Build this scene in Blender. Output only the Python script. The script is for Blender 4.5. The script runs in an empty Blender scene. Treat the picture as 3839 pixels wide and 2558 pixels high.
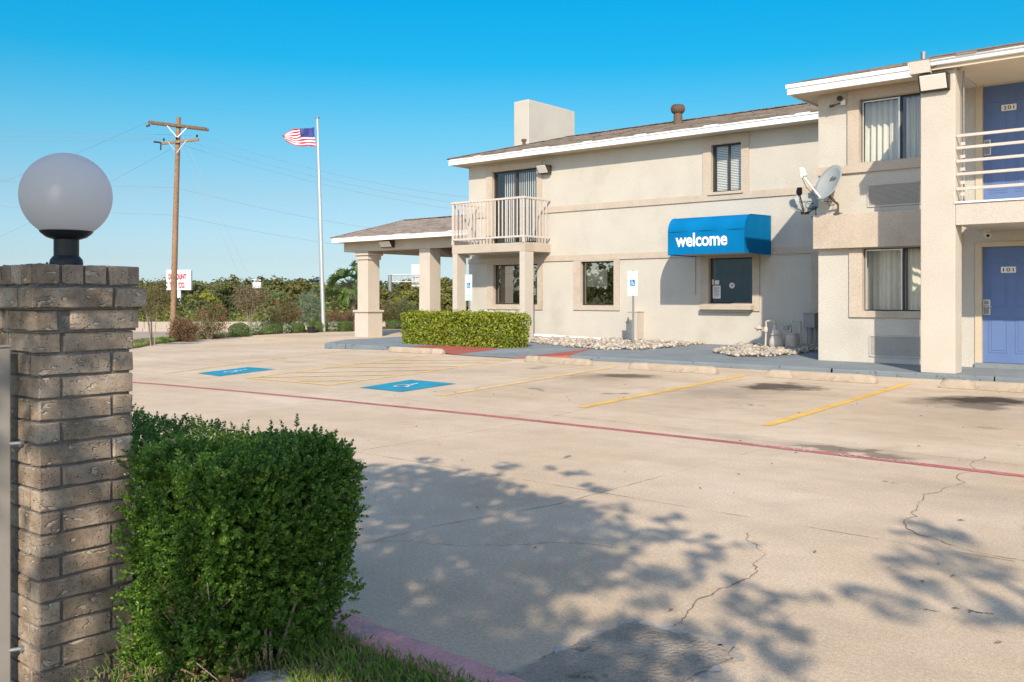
import bpy, bmesh, math, random
import numpy as np
from mathutils import Vector, Matrix

random.seed(7)
rng = np.random.default_rng(11)
scene = bpy.context.scene
C = scene.collection

# ------------------------------------------------------------------ camera
cam_d = bpy.data.cameras.new('camera')
cam = bpy.data.objects.new('camera', cam_d)
C.objects.link(cam)
cam.location = (0, 0, 1.30)
cam.rotation_euler = (math.radians(90), 0, math.radians(39.9))
cam_d.sensor_width = 36.0
cam_d.sensor_fit = 'HORIZONTAL'
cam_d.lens = 36.0 * 3445 / 3839
cam_d.shift_y = -164 / 3839
cam_d.clip_start = 0.05
cam_d.clip_end = 4000
scene.camera = cam

# ------------------------------------------------------------------ light
SUN = Vector((0.74, -1.0, 0.83)).normalized()
sun_d = bpy.data.lights.new('sun', 'SUN')
sun_d.energy = 3.4
sun_d.angle = math.radians(0.53)
sun_d.color = (1.0, 0.885, 0.735)
sun = bpy.data.objects.new('sun', sun_d)
C.objects.link(sun)
sun.location = (20, -27, 22)
sun.rotation_euler = SUN.to_track_quat('Z', 'Y').to_euler()

w = bpy.data.worlds.new('World')
scene.world = w
w.use_nodes = True
nt = w.node_tree
nt.nodes.clear()
wo = nt.nodes.new('ShaderNodeOutputWorld')
bg = nt.nodes.new('ShaderNodeBackground')
sky = nt.nodes.new('ShaderNodeTexSky')
sky.sky_type = 'NISHITA'
sky.sun_disc = False
sky.sun_elevation = math.asin(SUN.z)
sky.sun_rotation = math.atan2(SUN.x, SUN.y)
sky.air_density = 1.0
sky.dust_density = 0.6
sky.ozone_density = 2.5
hsv = nt.nodes.new('ShaderNodeHueSaturation')
hsv.inputs['Saturation'].default_value = 1.0
hsv.inputs['Value'].default_value = 1.0
nt.links.new(sky.outputs[0], hsv.inputs['Color'])
# the deep cyan of a polarised autumn sky: strongest opposite the sun, fading evenly to the plain sky round the sun
wtc = nt.nodes.new('ShaderNodeTexCoord'); wsx = nt.nodes.new('ShaderNodeSeparateXYZ')
nt.links.new(wtc.outputs['Generated'], wsx.inputs[0])
wcr = nt.nodes.new('ShaderNodeValToRGB')
el = wcr.color_ramp.elements
SKY = [(0.0, (.39, .52, .73)), (.04, (.35, .41, .51)), (.11, (.335, .43, .455)), (.178, (.20, .49, .51)), (.245, (.035, .50, .58)), (.31, (.012, .53, .65)), (.45, (.55, .84, .92)), (.60, (1, 1, 1))]
el[0].position, el[0].color = SKY[0][0], (*SKY[0][1], 1)
el[1].position, el[1].color = SKY[-1][0], (*SKY[-1][1], 1)
for p_, c_ in SKY[1:-1]:
    e_ = el.new(p_); e_.color = (*c_, 1)
wmx = nt.nodes.new('ShaderNodeMix'); wmx.data_type = 'RGBA'; wmx.blend_type = 'MULTIPLY'; wmx.inputs[0].default_value = 1.0
nt.links.new(wsx.outputs['Z'], wcr.inputs[0])
nt.links.new(hsv.outputs[0], wmx.inputs[6]); nt.links.new(wcr.outputs[0], wmx.inputs[7])
wdt = nt.nodes.new('ShaderNodeVectorMath'); wdt.operation = 'DOT_PRODUCT'; wdt.inputs[1].default_value = tuple(SUN)
nt.links.new(wtc.outputs['Generated'], wdt.inputs[0])
wmr = nt.nodes.new('ShaderNodeMapRange'); wmr.interpolation_type = 'SMOOTHSTEP'
wmr.inputs[1].default_value = -0.35; wmr.inputs[2].default_value = 0.45; wmr.inputs[3].default_value = 1.0; wmr.inputs[4].default_value = 0.0
nt.links.new(wdt.outputs['Value'], wmr.inputs[0]); nt.links.new(wmr.outputs[0], wmx.inputs[0])
nt.links.new(wmx.outputs[2], bg.inputs['Color'])
bg.inputs['Strength'].default_value = 0.15
nt.links.new(bg.outputs[0], wo.inputs['Surface'])

scene.view_settings.view_transform = 'Standard'
scene.view_settings.look = 'None'
scene.view_settings.gamma = 1.0
scene.view_settings.use_curve_mapping = False
scene.view_settings.exposure = 0.70
scene.cycles.max_bounces = 8
scene.cycles.transparent_max_bounces = 12

# ------------------------------------------------------------------ helpers
def root_loc(o):
    while o.parent is not None:
        o = o.parent
    return Vector(o.location)

def tag(o, label=None, cat=None, group=None, kind=None):
    if label: o['label'] = label
    if cat: o['category'] = cat
    if group: o['group'] = group
    if kind: o['kind'] = kind
    return o

def thing(name, label, cat, loc=(0, 0, 0), group=None):
    o = bpy.data.objects.new(name, None)
    o.empty_display_size = 0.2
    C.objects.link(o)
    o.location = loc
    return tag(o, label, cat, group)

def link(name, me, mats, parent=None, origin=None):
    o = bpy.data.objects.new(name, me)
    if mats is not None and not me.materials:
        for m in (mats if isinstance(mats, (list, tuple)) else [mats]):
            me.materials.append(m)
    C.objects.link(o)
    if parent is not None:
        o.parent = parent
    if origin is not None:
        o.location = origin
    return o

def fast_mesh(name, V, F, mids=None, smooth=False):
    V = np.asarray(V, np.float32); F = np.asarray(F, np.int32)
    k = F.shape[1]
    me = bpy.data.meshes.new(name)
    me.vertices.add(len(V)); me.vertices.foreach_set('co', V.ravel())
    me.loops.add(F.size); me.loops.foreach_set('vertex_index', F.ravel())
    me.polygons.add(len(F))
    me.polygons.foreach_set('loop_start', np.arange(0, F.size, k, dtype=np.int32))
    if mids is not None:
        me.polygons.foreach_set('material_index', np.asarray(mids, np.int32))
    me.polygons.foreach_set('use_smooth', np.full(len(F), smooth, bool))
    me.update(calc_edges=True)
    me.validate()
    return me

class MB:
    """collects shapes in world coordinates and links them as one mesh"""
    def __init__(s): s.v = []; s.f = []; s.m = []; s.cur = 0
    def face(s, *pts):
        n = len(s.v); s.v += [tuple(p) for p in pts]; s.f.append(list(range(n, n + len(pts)))); s.m.append(s.cur); return s
    def box(s, x0, x1, y0, y1, z0, z1):
        n = len(s.v)
        s.v += [(x0, y0, z0), (x1, y0, z0), (x1, y1, z0), (x0, y1, z0), (x0, y0, z1), (x1, y0, z1), (x1, y1, z1), (x0, y1, z1)]
        for q in ((0, 3, 2, 1), (4, 5, 6, 7), (0, 1, 5, 4), (1, 2, 6, 5), (2, 3, 7, 6), (3, 0, 4, 7)):
            s.f.append([n + i for i in q]); s.m.append(s.cur)
        return s
    def obox(s, c, ax, h):
        c = Vector(c); n = len(s.v)
        X, Y, Z = [Vector(a).normalized() * k for a, k in zip(ax, h)]
        for dz in (-1, 1):
            for dx, dy in ((-1, -1), (1, -1), (1, 1), (-1, 1)):
                s.v.append(tuple(c + X * dx + Y * dy + Z * dz))
        for q in ((0, 3, 2, 1), (4, 5, 6, 7), (0, 1, 5, 4), (1, 2, 6, 5), (2, 3, 7, 6), (3, 0, 4, 7)):
            s.f.append([n + i for i in q]); s.m.append(s.cur)
        return s
    def path(s, pts, r, n=8, caps=True):
        pts = [Vector(p) for p in pts]
        rs = r if isinstance(r, (list, tuple)) else [r] * len(pts)
        rings = []
        up = Vector((0, 0, 1))
        for i, p in enumerate(pts):
            d = (pts[min(i + 1, len(pts) - 1)] - pts[max(i - 1, 0)]).normalized()
            a = d.cross(up)
            if a.length < 1e-3: a = d.cross(Vector((0, 1, 0)))
            a.normalize(); b = d.cross(a).normalized()
            k = len(s.v)
            for j in range(n):
                t = 2 * math.pi * j / n
                s.v.append(tuple(p + (a * math.cos(t) + b * math.sin(t)) * rs[i]))
            rings.append(k)
        for a, b in zip(rings, rings[1:]):
            for j in range(n):
                s.f.append([a + j, a + (j + 1) % n, b + (j + 1) % n, b + j]); s.m.append(s.cur)
        if caps:
            s.f.append([rings[0] + j for j in range(n)]); s.m.append(s.cur)
            s.f.append([rings[-1] + j for j in reversed(range(n))]); s.m.append(s.cur)
        return s
    def lathe(s, prof, c, n=20, axis=(0, 0, 1)):
        c = Vector(c); Z = Vector(axis).normalized()
        X = Z.orthogonal().normalized(); Y = Z.cross(X)
        rings = []
        for r, z in prof:
            k = len(s.v)
            for j in range(n):
                t = 2 * math.pi * j / n
                s.v.append(tuple(c + Z * z + (X * math.cos(t) + Y * math.sin(t)) * r))
            rings.append(k)
        for a, b in zip(rings, rings[1:]):
            for j in range(n):
                s.f.append([a + j, a + (j + 1) % n, b + (j + 1) % n, b + j]); s.m.append(s.cur)
        s.f.append([rings[0] + j for j in reversed(range(n))]); s.m.append(s.cur)
        s.f.append([rings[-1] + j for j in range(n)]); s.m.append(s.cur)
        return s
    def prism(s, poly, z0, z1, f=None):
        """polygon in a plane extruded from z0 to z1; f maps (u,v,w) to the world"""
        f = f or (lambda u, v, q: (u, v, q))
        n = len(s.v); k = len(poly)
        s.v += [tuple(f(u, v, z0)) for u, v in poly] + [tuple(f(u, v, z1)) for u, v in poly]
        s.f.append([n + i for i in reversed(range(k))]); s.m.append(s.cur)
        s.f.append([n + k + i for i in range(k)]); s.m.append(s.cur)
        for i in range(k):
            j = (i + 1) % k
            s.f.append([n + i, n + j, n + k + j, n + k + i]); s.m.append(s.cur)
        return s
    def build(s, name, mats, parent=None, smooth=False, bevel=0.0, origin=None, seg=2):
        if parent is not None: off = root_loc(parent)
        else: off = Vector(origin or (0, 0, 0))
        me = bpy.data.meshes.new(name)
        me.from_pydata([tuple(Vector(v) - off) for v in s.v], [], s.f)
        if len(set(s.m)) > 1: me.polygons.foreach_set('material_index', s.m)
        bm = bmesh.new(); bm.from_mesh(me)
        bmesh.ops.recalc_face_normals(bm, faces=bm.faces)
        bm.to_mesh(me); bm.free()
        if smooth:
            me.polygons.foreach_set('use_smooth', [True] * len(me.polygons))
            try: me.set_sharp_from_angle(angle=math.radians(40))
            except Exception: pass
        o = link(name, me, mats, parent, None if parent is not None else (origin or (0, 0, 0)))
        if bevel > 0:
            b = o.modifiers.new('bevel', 'BEVEL'); b.width = bevel; b.segments = seg; b.limit_method = 'ANGLE'
        return o

def copy_tree(o, parent=None):
    c = o.copy(); C.objects.link(c); c.parent = parent
    for ch in list(o.children): copy_tree(ch, c)
    return c

# --- materials
def new_mat(name):
    m = bpy.data.materials.new(name); m.use_nodes = True
    return m, m.node_tree, m.node_tree.nodes['Principled BSDF']

def N(t, typ, **kw):
    n = t.nodes.new(typ)
    for k, v in kw.items(): setattr(n, k, v)
    return n

def pm(name, col, rough=0.8, var=0.12, scale=6.0, bump=0.0, bscale=80.0, spec=0.3, island=0.0, objrand=0.0, metal=0.0, col2=None, c2scale=2.0, c2lo=0.55, c2hi=0.7, speck=0.0, sscale=120.0, streak=0.0):
    """procedural paint/stone/metal: base colour with blotches, optional second colour patches, grain and relief"""
    m, t, b = new_mat(name)
    L = t.links.new
    b.inputs['Roughness'].default_value = rough
    b.inputs['Metallic'].default_value = metal
    b.inputs['Specular IOR Level'].default_value = spec
    tc = N(t, 'ShaderNodeTexCoord')
    nz = N(t, 'ShaderNodeTexNoise'); nz.inputs['Scale'].default_value = scale; nz.inputs['Detail'].default_value = 6
    L(tc.outputs['Object'], nz.inputs['Vector'])
    def val_mul(src, lo, hi, prev, clampf=(0.3, 0.7)):
        mr = N(t, 'ShaderNodeMapRange')
        mr.inputs[1].default_value, mr.inputs[2].default_value = clampf
        mr.inputs[3].default_value = lo; mr.inputs[4].default_value = hi
        L(src, mr.inputs[0])
        vm = N(t, 'ShaderNodeVectorMath', operation='SCALE')
        L(prev, vm.inputs[0]); L(mr.outputs[0], vm.inputs['Scale'])
        return vm.outputs[0]
    rgb = N(t, 'ShaderNodeRGB'); rgb.outputs[0].default_value = (*col, 1)
    cur = rgb.outputs[0]
    if col2 is not None:
        n2 = N(t, 'ShaderNodeTexNoise'); n2.inputs['Scale'].default_value = c2scale; n2.inputs['Detail'].default_value = 8; n2.inputs['Roughness'].default_value = 0.65
        L(tc.outputs['Object'], n2.inputs['Vector'])
        mr = N(t, 'ShaderNodeMapRange'); mr.inputs[1].default_value = c2lo; mr.inputs[2].default_value = c2hi
        L(n2.outputs['Fac'], mr.inputs[0])
        mx = N(t, 'ShaderNodeMix', data_type='RGBA'); L(mr.outputs[0], mx.inputs[0]); L(cur, mx.inputs[6]); mx.inputs[7].default_value = (*col2, 1)
        cur = mx.outputs[2]
    if var: cur = val_mul(nz.outputs['Fac'], 1 - var, 1 + var, cur)
    if streak:
        mp = N(t, 'ShaderNodeMapping'); mp.inputs['Scale'].default_value = (6, 6, 0.5)
        L(tc.outputs['Object'], mp.inputs['Vector'])
        ns = N(t, 'ShaderNodeTexNoise'); ns.inputs['Scale'].default_value = 1.0; ns.inputs['Detail'].default_value = 5
        L(mp.outputs[0], ns.inputs['Vector'])
        cur = val_mul(ns.outputs['Fac'], 1 - streak, 1 + streak * 0.4, cur)
    if speck:
        s2 = N(t, 'ShaderNodeTexNoise'); s2.inputs['Scale'].default_value = sscale; s2.inputs['Detail'].default_value = 3
        L(tc.outputs['Object'], s2.inputs['Vector'])
        cur = val_mul(s2.outputs['Fac'], 1 - speck, 1 + speck, cur)
    if island:
        g = N(t, 'ShaderNodeNewGeometry')
        cur = val_mul(g.outputs['Random Per Island'], 1 - island, 1 + island, cur, (0, 1))
    if objrand:
        g = N(t, 'ShaderNodeObjectInfo')
        cur = val_mul(g.outputs['Random'], 1 - objrand, 1 + objrand, cur, (0, 1))
    L(cur, b.inputs['Base Color'])
    if bump:
        bn = N(t, 'ShaderNodeTexNoise'); bn.inputs['Scale'].default_value = bscale; bn.inputs['Detail'].default_value = 5
        L(tc.outputs['Object'], bn.inputs['Vector'])
        bp = N(t, 'ShaderNodeBump'); bp.inputs['Strength'].default_value = bump; bp.inputs['Distance'].default_value = 0.02
        L(bn.outputs['Fac'], bp.inputs['Height']); L(bp.outputs[0], b.inputs['Normal'])
    return m

def leaf_mat(name, c1, c2, rough=0.45, trans=0.25, c3=None, p3=0.1, tint=False, spec=0.35):
    m, t, b = new_mat(name); L = t.links.new
    g = N(t, 'ShaderNodeNewGeometry')
    cr = N(t, 'ShaderNodeValToRGB')
    e = cr.color_ramp.elements
    e[0].color = (*c1, 1); e[1].color = (*c2, 1); e[1].position = (1 - p3) if c3 else 1.0
    if c3:
        x = e.new(min(1.0, 1 - p3 + 0.03)); x.color = (*c3, 1)
    L(g.outputs['Random Per Island'], cr.inputs[0])
    cur = cr.outputs[0]
    if tint:
        a = N(t, 'ShaderNodeAttribute'); a.attribute_name = 'tint'
        mx = N(t, 'ShaderNodeMix', data_type='RGBA', blend_type='MULTIPLY'); mx.inputs[0].default_value = 1
        L(cur, mx.inputs[6]); L(a.outputs['Color'], mx.inputs[7]); cur = mx.outputs[2]
    L(cur, b.inputs['Base Color'])
    b.inputs['Roughness'].default_value = rough
    b.inputs['Specular IOR Level'].default_value = spec
    tr = N(t, 'ShaderNodeBsdfTranslucent'); L(cur, tr.inputs['Color'])
    ms = N(t, 'ShaderNodeMixShader'); ms.inputs[0].default_value = trans
    L(b.outputs[0], ms.inputs[1]); L(tr.outputs[0], ms.inputs[2])
    L(ms.outputs[0], t.nodes['Material Output'].inputs['Surface'])
    return m

def worn_mat(name, col, wear=0.5, scale=14, rough=0.7, soft=0.08):
    """paint worn through in spots: bare ground shows where the paint is gone"""
    m, t, b = new_mat(name); L = t.links.new
    tc = N(t, 'ShaderNodeTexCoord')
    nz = N(t, 'ShaderNodeTexNoise'); nz.inputs['Scale'].default_value = scale; nz.inputs['Detail'].default_value = 9; nz.inputs['Roughness'].default_value = 0.75
    L(tc.outputs['Object'], nz.inputs['Vector'])
    mr = N(t, 'ShaderNodeMapRange'); mr.inputs[1].default_value = wear - soft; mr.inputs[2].default_value = wear + soft
    L(nz.outputs['Fac'], mr.inputs[0])
    n2 = N(t, 'ShaderNodeTexNoise'); n2.inputs['Scale'].default_value = 3; n2.inputs['Detail'].default_value = 5
    L(tc.outputs['Object'], n2.inputs['Vector'])
    m2 = N(t, 'ShaderNodeMapRange'); m2.inputs[1].default_value = .3; m2.inputs[2].default_value = .7; m2.inputs[3].default_value = .82; m2.inputs[4].default_value = 1.15
    L(n2.outputs['Fac'], m2.inputs[0])
    rgb = N(t, 'ShaderNodeRGB'); rgb.outputs[0].default_value = (*col, 1)
    vm = N(t, 'ShaderNodeVectorMath', operation='SCALE'); L(rgb.outputs[0], vm.inputs[0]); L(m2.outputs[0], vm.inputs['Scale'])
    L(vm.outputs[0], b.inputs['Base Color']); b.inputs['Roughness'].default_value = rough
    b.inputs['Specular IOR Level'].default_value = 0.25
    tr = N(t, 'ShaderNodeBsdfTransparent'); ms = N(t, 'ShaderNodeMixShader')
    L(mr.outputs[0], ms.inputs[0]); L(b.outputs[0], ms.inputs[1]); L(tr.outputs[0], ms.inputs[2])
    L(ms.outputs[0], t.nodes['Material Output'].inputs['Surface'])
    return m

def glass_mat(name, tint=(0.75, 0.8, 0.8), refl=1.5, rough=0.01, body=0.0):
    m, t, b = new_mat(name); L = t.links.new
    t.nodes.remove(b)
    tr = N(t, 'ShaderNodeBsdfTransparent'); tr.inputs[0].default_value = (*tint, 1)
    gl = N(t, 'ShaderNodeBsdfGlossy'); gl.inputs['Roughness'].default_value = rough; gl.inputs['Color'].default_value = (.95, .97, 1, 1)
    lw = N(t, 'ShaderNodeLayerWeight'); lw.inputs[0].default_value = 0.5
    pw = N(t, 'ShaderNodeMath', operation='POWER'); pw.inputs[1].default_value = 4.0; L(lw.outputs['Facing'], pw.inputs[0])
    f0 = ((refl - 1) / (refl + 1)) ** 2 * 2
    fr = N(t, 'ShaderNodeMath', operation='MULTIPLY_ADD'); fr.inputs[1].default_value = 1 - f0; fr.inputs[2].default_value = f0; L(pw.outputs[0], fr.inputs[0])
    ms = N(t, 'ShaderNodeMixShader')
    L(fr.outputs[0], ms.inputs[0]); L(tr.outputs[0], ms.inputs[1]); L(gl.outputs[0], ms.inputs[2])
    L(ms.outputs[0], t.nodes['Material Output'].inputs['Surface'])
    return m

M = {}
M['cream'] = pm('cream_stucco', (0.52, 0.485, 0.415), 0.92, 0.05, 1.1, 0.5, 50, 0.15, speck=0.10, sscale=40, col2=(0.455, 0.415, 0.345), c2scale=0.9, c2lo=0.52, c2hi=0.74)
M['trim'] = pm('tan_stucco', (0.49, 0.415, 0.33), 0.92, 0.06, 1.3, 0.5, 50, 0.15, speck=0.10, sscale=40, col2=(0.43, 0.35, 0.265), c2scale=1.6, c2lo=0.52, c2hi=0.72)
M['post'] = pm('pink_beige_stucco', (0.525, 0.47, 0.395), 0.92, 0.05, 1.5, 0.5, 50, 0.15, speck=0.07, sscale=45)
M['white'] = pm('white_paint', (0.82, 0.81, 0.80), 0.55, 0.03, 3, 0.1, 20)
M['soffit'] = pm('tan_soffit_paint', (0.62, 0.52, 0.38), 0.8, 0.04, 2)
M['dark_metal'] = pm('bronze_metal', (0.045, 0.04, 0.036), 0.45, 0.1, 8)
M['alu'] = pm('aluminium', (0.62, 0.62, 0.60), 0.4, 0.06, 8, metal=0.6)
M['galv'] = pm('galvanised_steel', (0.27, 0.28, 0.28), 0.5, 0.12, 25, metal=0.5)
M['rail'] = pm('cream_rail_paint', (0.57, 0.50, 0.43), 0.6, 0.06, 9, col2=(0.30, 0.17, 0.08), c2scale=7, c2lo=0.70, c2hi=0.78)
M['shingle'] = pm('brown_shingle', (0.20, 0.165, 0.135), 0.95, 0.12, 5, 0.3, 120, 0.1, island=0.32)
M['shingle2'] = pm('taupe_shingle', (0.27, 0.225, 0.19), 0.95, 0.12, 5, 0.3, 120, 0.1, island=0.22)
M['roofbase'] = pm('roof_felt', (0.06, 0.05, 0.045), 0.95)
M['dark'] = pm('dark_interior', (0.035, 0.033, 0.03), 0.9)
M['curtain'] = pm('curtain_cloth', (0.72, 0.68, 0.58), 0.9, 0.05, 5)
M['blind'] = pm('vinyl_blind', (0.68, 0.68, 0.64), 0.6, 0.04, 5)
M['door'] = pm('blue_door_paint', (0.115, 0.18, 0.355), 0.5, 0.05, 3, 0.05, 40)
M['jamb'] = pm('tan_jamb_paint', (0.56, 0.46, 0.33), 0.6, 0.05, 4)
M['plate'] = pm('white_plate', (0.80, 0.76, 0.72), 0.5, 0.02)
M['ink'] = pm('black_ink', (0.02, 0.018, 0.016), 0.6, 0)
M['awning'] = pm('blue_awning_cloth', (0.001, 0.155, 0.365), 0.85, 0.09, 2.2, 0.15, 160, 0.08)
M['letter'] = pm('white_letter', (0.85, 0.85, 0.85), 0.6, 0.01)
M['blue_sign'] = pm('sign_blue', (0.005, 0.20, 0.50), 0.5, 0.02)
M['pale_green'] = pm('pale_green_print', (0.34, 0.60, 0.50), 0.5, 0.03)
M['pale_sign'] = pm('pale_sign_face', (0.74, 0.80, 0.74), 0.4, 0.03)
M['green_plate'] = pm('green_sign_face', (0.55, 0.72, 0.60), 0.4, 0.04)
M['walk'] = pm('grey_painted_concrete', (0.205, 0.232, 0.24), 0.8, 0.10, 1.2, 0.35, 70, 0.3, col2=(0.27, 0.29, 0.29), c2scale=3, speck=0.07, sscale=60)
M['walk_kerb'] = pm('grey_kerb_paint', (0.175, 0.205, 0.215), 0.8, 0.10, 1.5, 0.5, 60, 0.3, col2=(0.06, 0.055, 0.05), c2scale=8, c2lo=0.60, c2hi=0.66, speck=0.08)
M['redramp'] = pm('red_ramp_paint', (0.36, 0.10, 0.07), 0.8, 0.10, 3, 0.3, 60, 0.25, col2=(0.28, 0.16, 0.12), c2scale=5, c2lo=0.6, c2hi=0.75)
M['stop'] = pm('old_concrete', (0.40, 0.325, 0.24), 0.92, 0.12, 5, 0.6, 60, 0.15, col2=(0.24, 0.19, 0.14), c2scale=6, c2lo=0.56, c2hi=0.72, speck=0.1, sscale=90)
M['kerbpink'] = pm('faded_pink_paint', (0.68, 0.34, 0.315), 0.85, 0.10, 8, 0.7, 70, 0.2, col2=(0.40, 0.32, 0.30), c2scale=11, c2lo=0.56, c2hi=0.64, speck=0.14, sscale=150)
M['yellow'] = worn_mat('yellow_line_paint', (0.72, 0.45, 0.10), 0.66, 22)
M['yellowpale'] = worn_mat('pale_yellow_line_paint', (0.76, 0.53, 0.21), 0.64, 22, soft=0.14)
M['yellowfaint'] = worn_mat('worn_yellow_line_paint', (0.72, 0.53, 0.24), 0.55, 18, soft=0.16)
M['redline'] = worn_mat('red_line_paint', (0.48, 0.15, 0.145), 0.60, 16, soft=.10)
M['bluepad'] = worn_mat('blue_pad_paint', (0.02, 0.265, 0.37), 0.74, 26)
M['whitemark'] = worn_mat('worn_white_paint', (0.70, 0.62, 0.58), 0.50, 30)
M['whitemark2'] = worn_mat('white_symbol_paint', (0.80, 0.80, 0.80), 0.68, 30)
M['crack'] = pm('crack_dirt', (0.21, 0.165, 0.125), 0.95, 0.2, 20)
M['joint'] = worn_mat('joint_dirt', (0.24, 0.185, 0.13), 0.46, 2.5, soft=0.12)
M['mortar'] = pm('dark_mortar', (0.18, 0.168, 0.155), 0.95, 0.15, 30, 0.6, 150)
M['globe'] = None
M['black'] = pm('black_powdercoat', (0.022, 0.026, 0.03), 0.4, 0.1, 20, 0.05, 100)
M['black_plastic'] = pm('black_plastic', (0.02, 0.02, 0.02), 0.5, 0.05)
M['taupe'] = pm('taupe_metal_paint', (0.31, 0.285, 0.25), 0.5, 0.06, 10, 0.05, 100)
M['gasmeter'] = pm('beige_meter_paint', (0.56, 0.48, 0.40), 0.55, 0.06, 8)
M['boxgrey'] = pm('grey_box_paint', (0.36, 0.31, 0.28), 0.55, 0.06, 8)
M['dishgrey'] = pm('dish_grey', (0.30, 0.325, 0.31), 0.45, 0.05, 5)
M['dishwhite'] = pm('pale_plastic', (0.72, 0.70, 0.62), 0.5, 0.03, 5)
M['rust'] = pm('rusty_steel', (0.13, 0.09, 0.06), 0.8, 0.2, 14)
M['wood'] = pm('weathered_pole_wood', (0.30, 0.185, 0.11), 0.9, 0.2, 9, 0.5, 60, 0.15, streak=0.25)
M['wood2'] = pm('crossarm_wood', (0.165, 0.11, 0.075), 0.9, 0.2, 9, 0.4, 60, 0.15)
M['wire'] = pm('wire_metal', (0.26, 0.28, 0.30), 0.6, 0)
M['flag_red'] = pm('flag_red', (0.52, 0.02, 0.05), 0.8, 0.03)
M['flag_white'] = pm('flag_white', (0.80, 0.78, 0.80), 0.8, 0.02)
M['flag_blue'] = pm('flag_blue', (0.015, 0.03, 0.20), 0.8, 0.03)
M['sign_white'] = pm('sign_white', (0.80, 0.80, 0.82), 0.5, 0.02)
M['sign_red'] = pm('sign_red', (0.60, 0.015, 0.03), 0.5, 0.02)
M['paper'] = pm('paper', (0.75, 0.73, 0.68), 0.8, 0.02)
M['poster'] = pm('tan_poster', (0.52, 0.43, 0.34), 0.8, 0.03)
M['glass'] = glass_mat('window_glass', (0.88, 0.90, 0.89), 1.5)
M['glassdark'] = glass_mat('tinted_window_glass', (0.42, 0.45, 0.44), 2.5)
M['lens'] = pm('frosted_lens', (0.72, 0.68, 0.60), 0.35, 0.03, 10)
M['grille'] = pm('grille_metal', (0.50, 0.47, 0.42), 0.5, 0.05, 8)
M['acdark'] = pm('grille_cavity', (0.07, 0.075, 0.08), 0.9, 0.05)
M['rocks'] = pm('river_rock', (0.40, 0.35, 0.285), 0.85, 0.12, 18, 0.3, 60, 0.2, island=0.30, col2=(0.40, 0.25, 0.15), c2scale=5, c2lo=0.60, c2hi=0.68)
M['asphalt'] = pm('pale_road_concrete', (0.36, 0.30, 0.24), 1.0, 0.08, 0.6, spec=0.0)
M['barrier'] = pm('barrier_concrete', (0.40, 0.335, 0.27), 0.95, 0.08, 0.5, col2=(0.40, 0.35, 0.29), c2scale=0.6)
M['earth'] = pm('dry_grass_ground', (0.16, 0.15, 0.06), 0.98, 0.3, 0.8, 0.4, 10, 0.1, col2=(0.21, 0.15, 0.09), c2scale=0.5)
M['mulch'] = pm('mulch_soil', (0.15, 0.095, 0.06), 0.98, 0.3, 6, 0.8, 30, 0.1, col2=(0.12, 0.13, 0.04), c2scale=1.5)
M['bark'] = pm('bark', (0.16, 0.12, 0.09), 0.95, 0.25, 12, 0.6, 40)
M['palebark'] = pm('pale_bark', (0.30, 0.235, 0.185), 0.95, 0.2, 12, 0.4, 40)
M['stone'] = pm('grey_boulder', (0.27, 0.26, 0.25), 0.9, 0.2, 14, 0.6, 60, col2=(0.16, 0.16, 0.16), c2scale=9)

# translucent white globe
m, t, b = new_mat('opal_globe')
b.inputs['Base Color'].default_value = (0.90, 0.87, 0.85, 1); b.inputs['Roughness'].default_value = 0.55; b.inputs['Specular IOR Level'].default_value = .03
tl = N(t, 'ShaderNodeBsdfTranslucent'); tl.inputs[0].default_value = (0.92, 0.90, 0.90, 1)
ms = N(t, 'ShaderNodeMixShader'); ms.inputs[0].default_value = 0.45
t.links.new(b.outputs[0], ms.inputs[1]); t.links.new(tl.outputs[0], ms.inputs[2])
t.links.new(ms.outputs[0], t.nodes['Material Output'].inputs['Surface'])
M['globe'] = m

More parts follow.
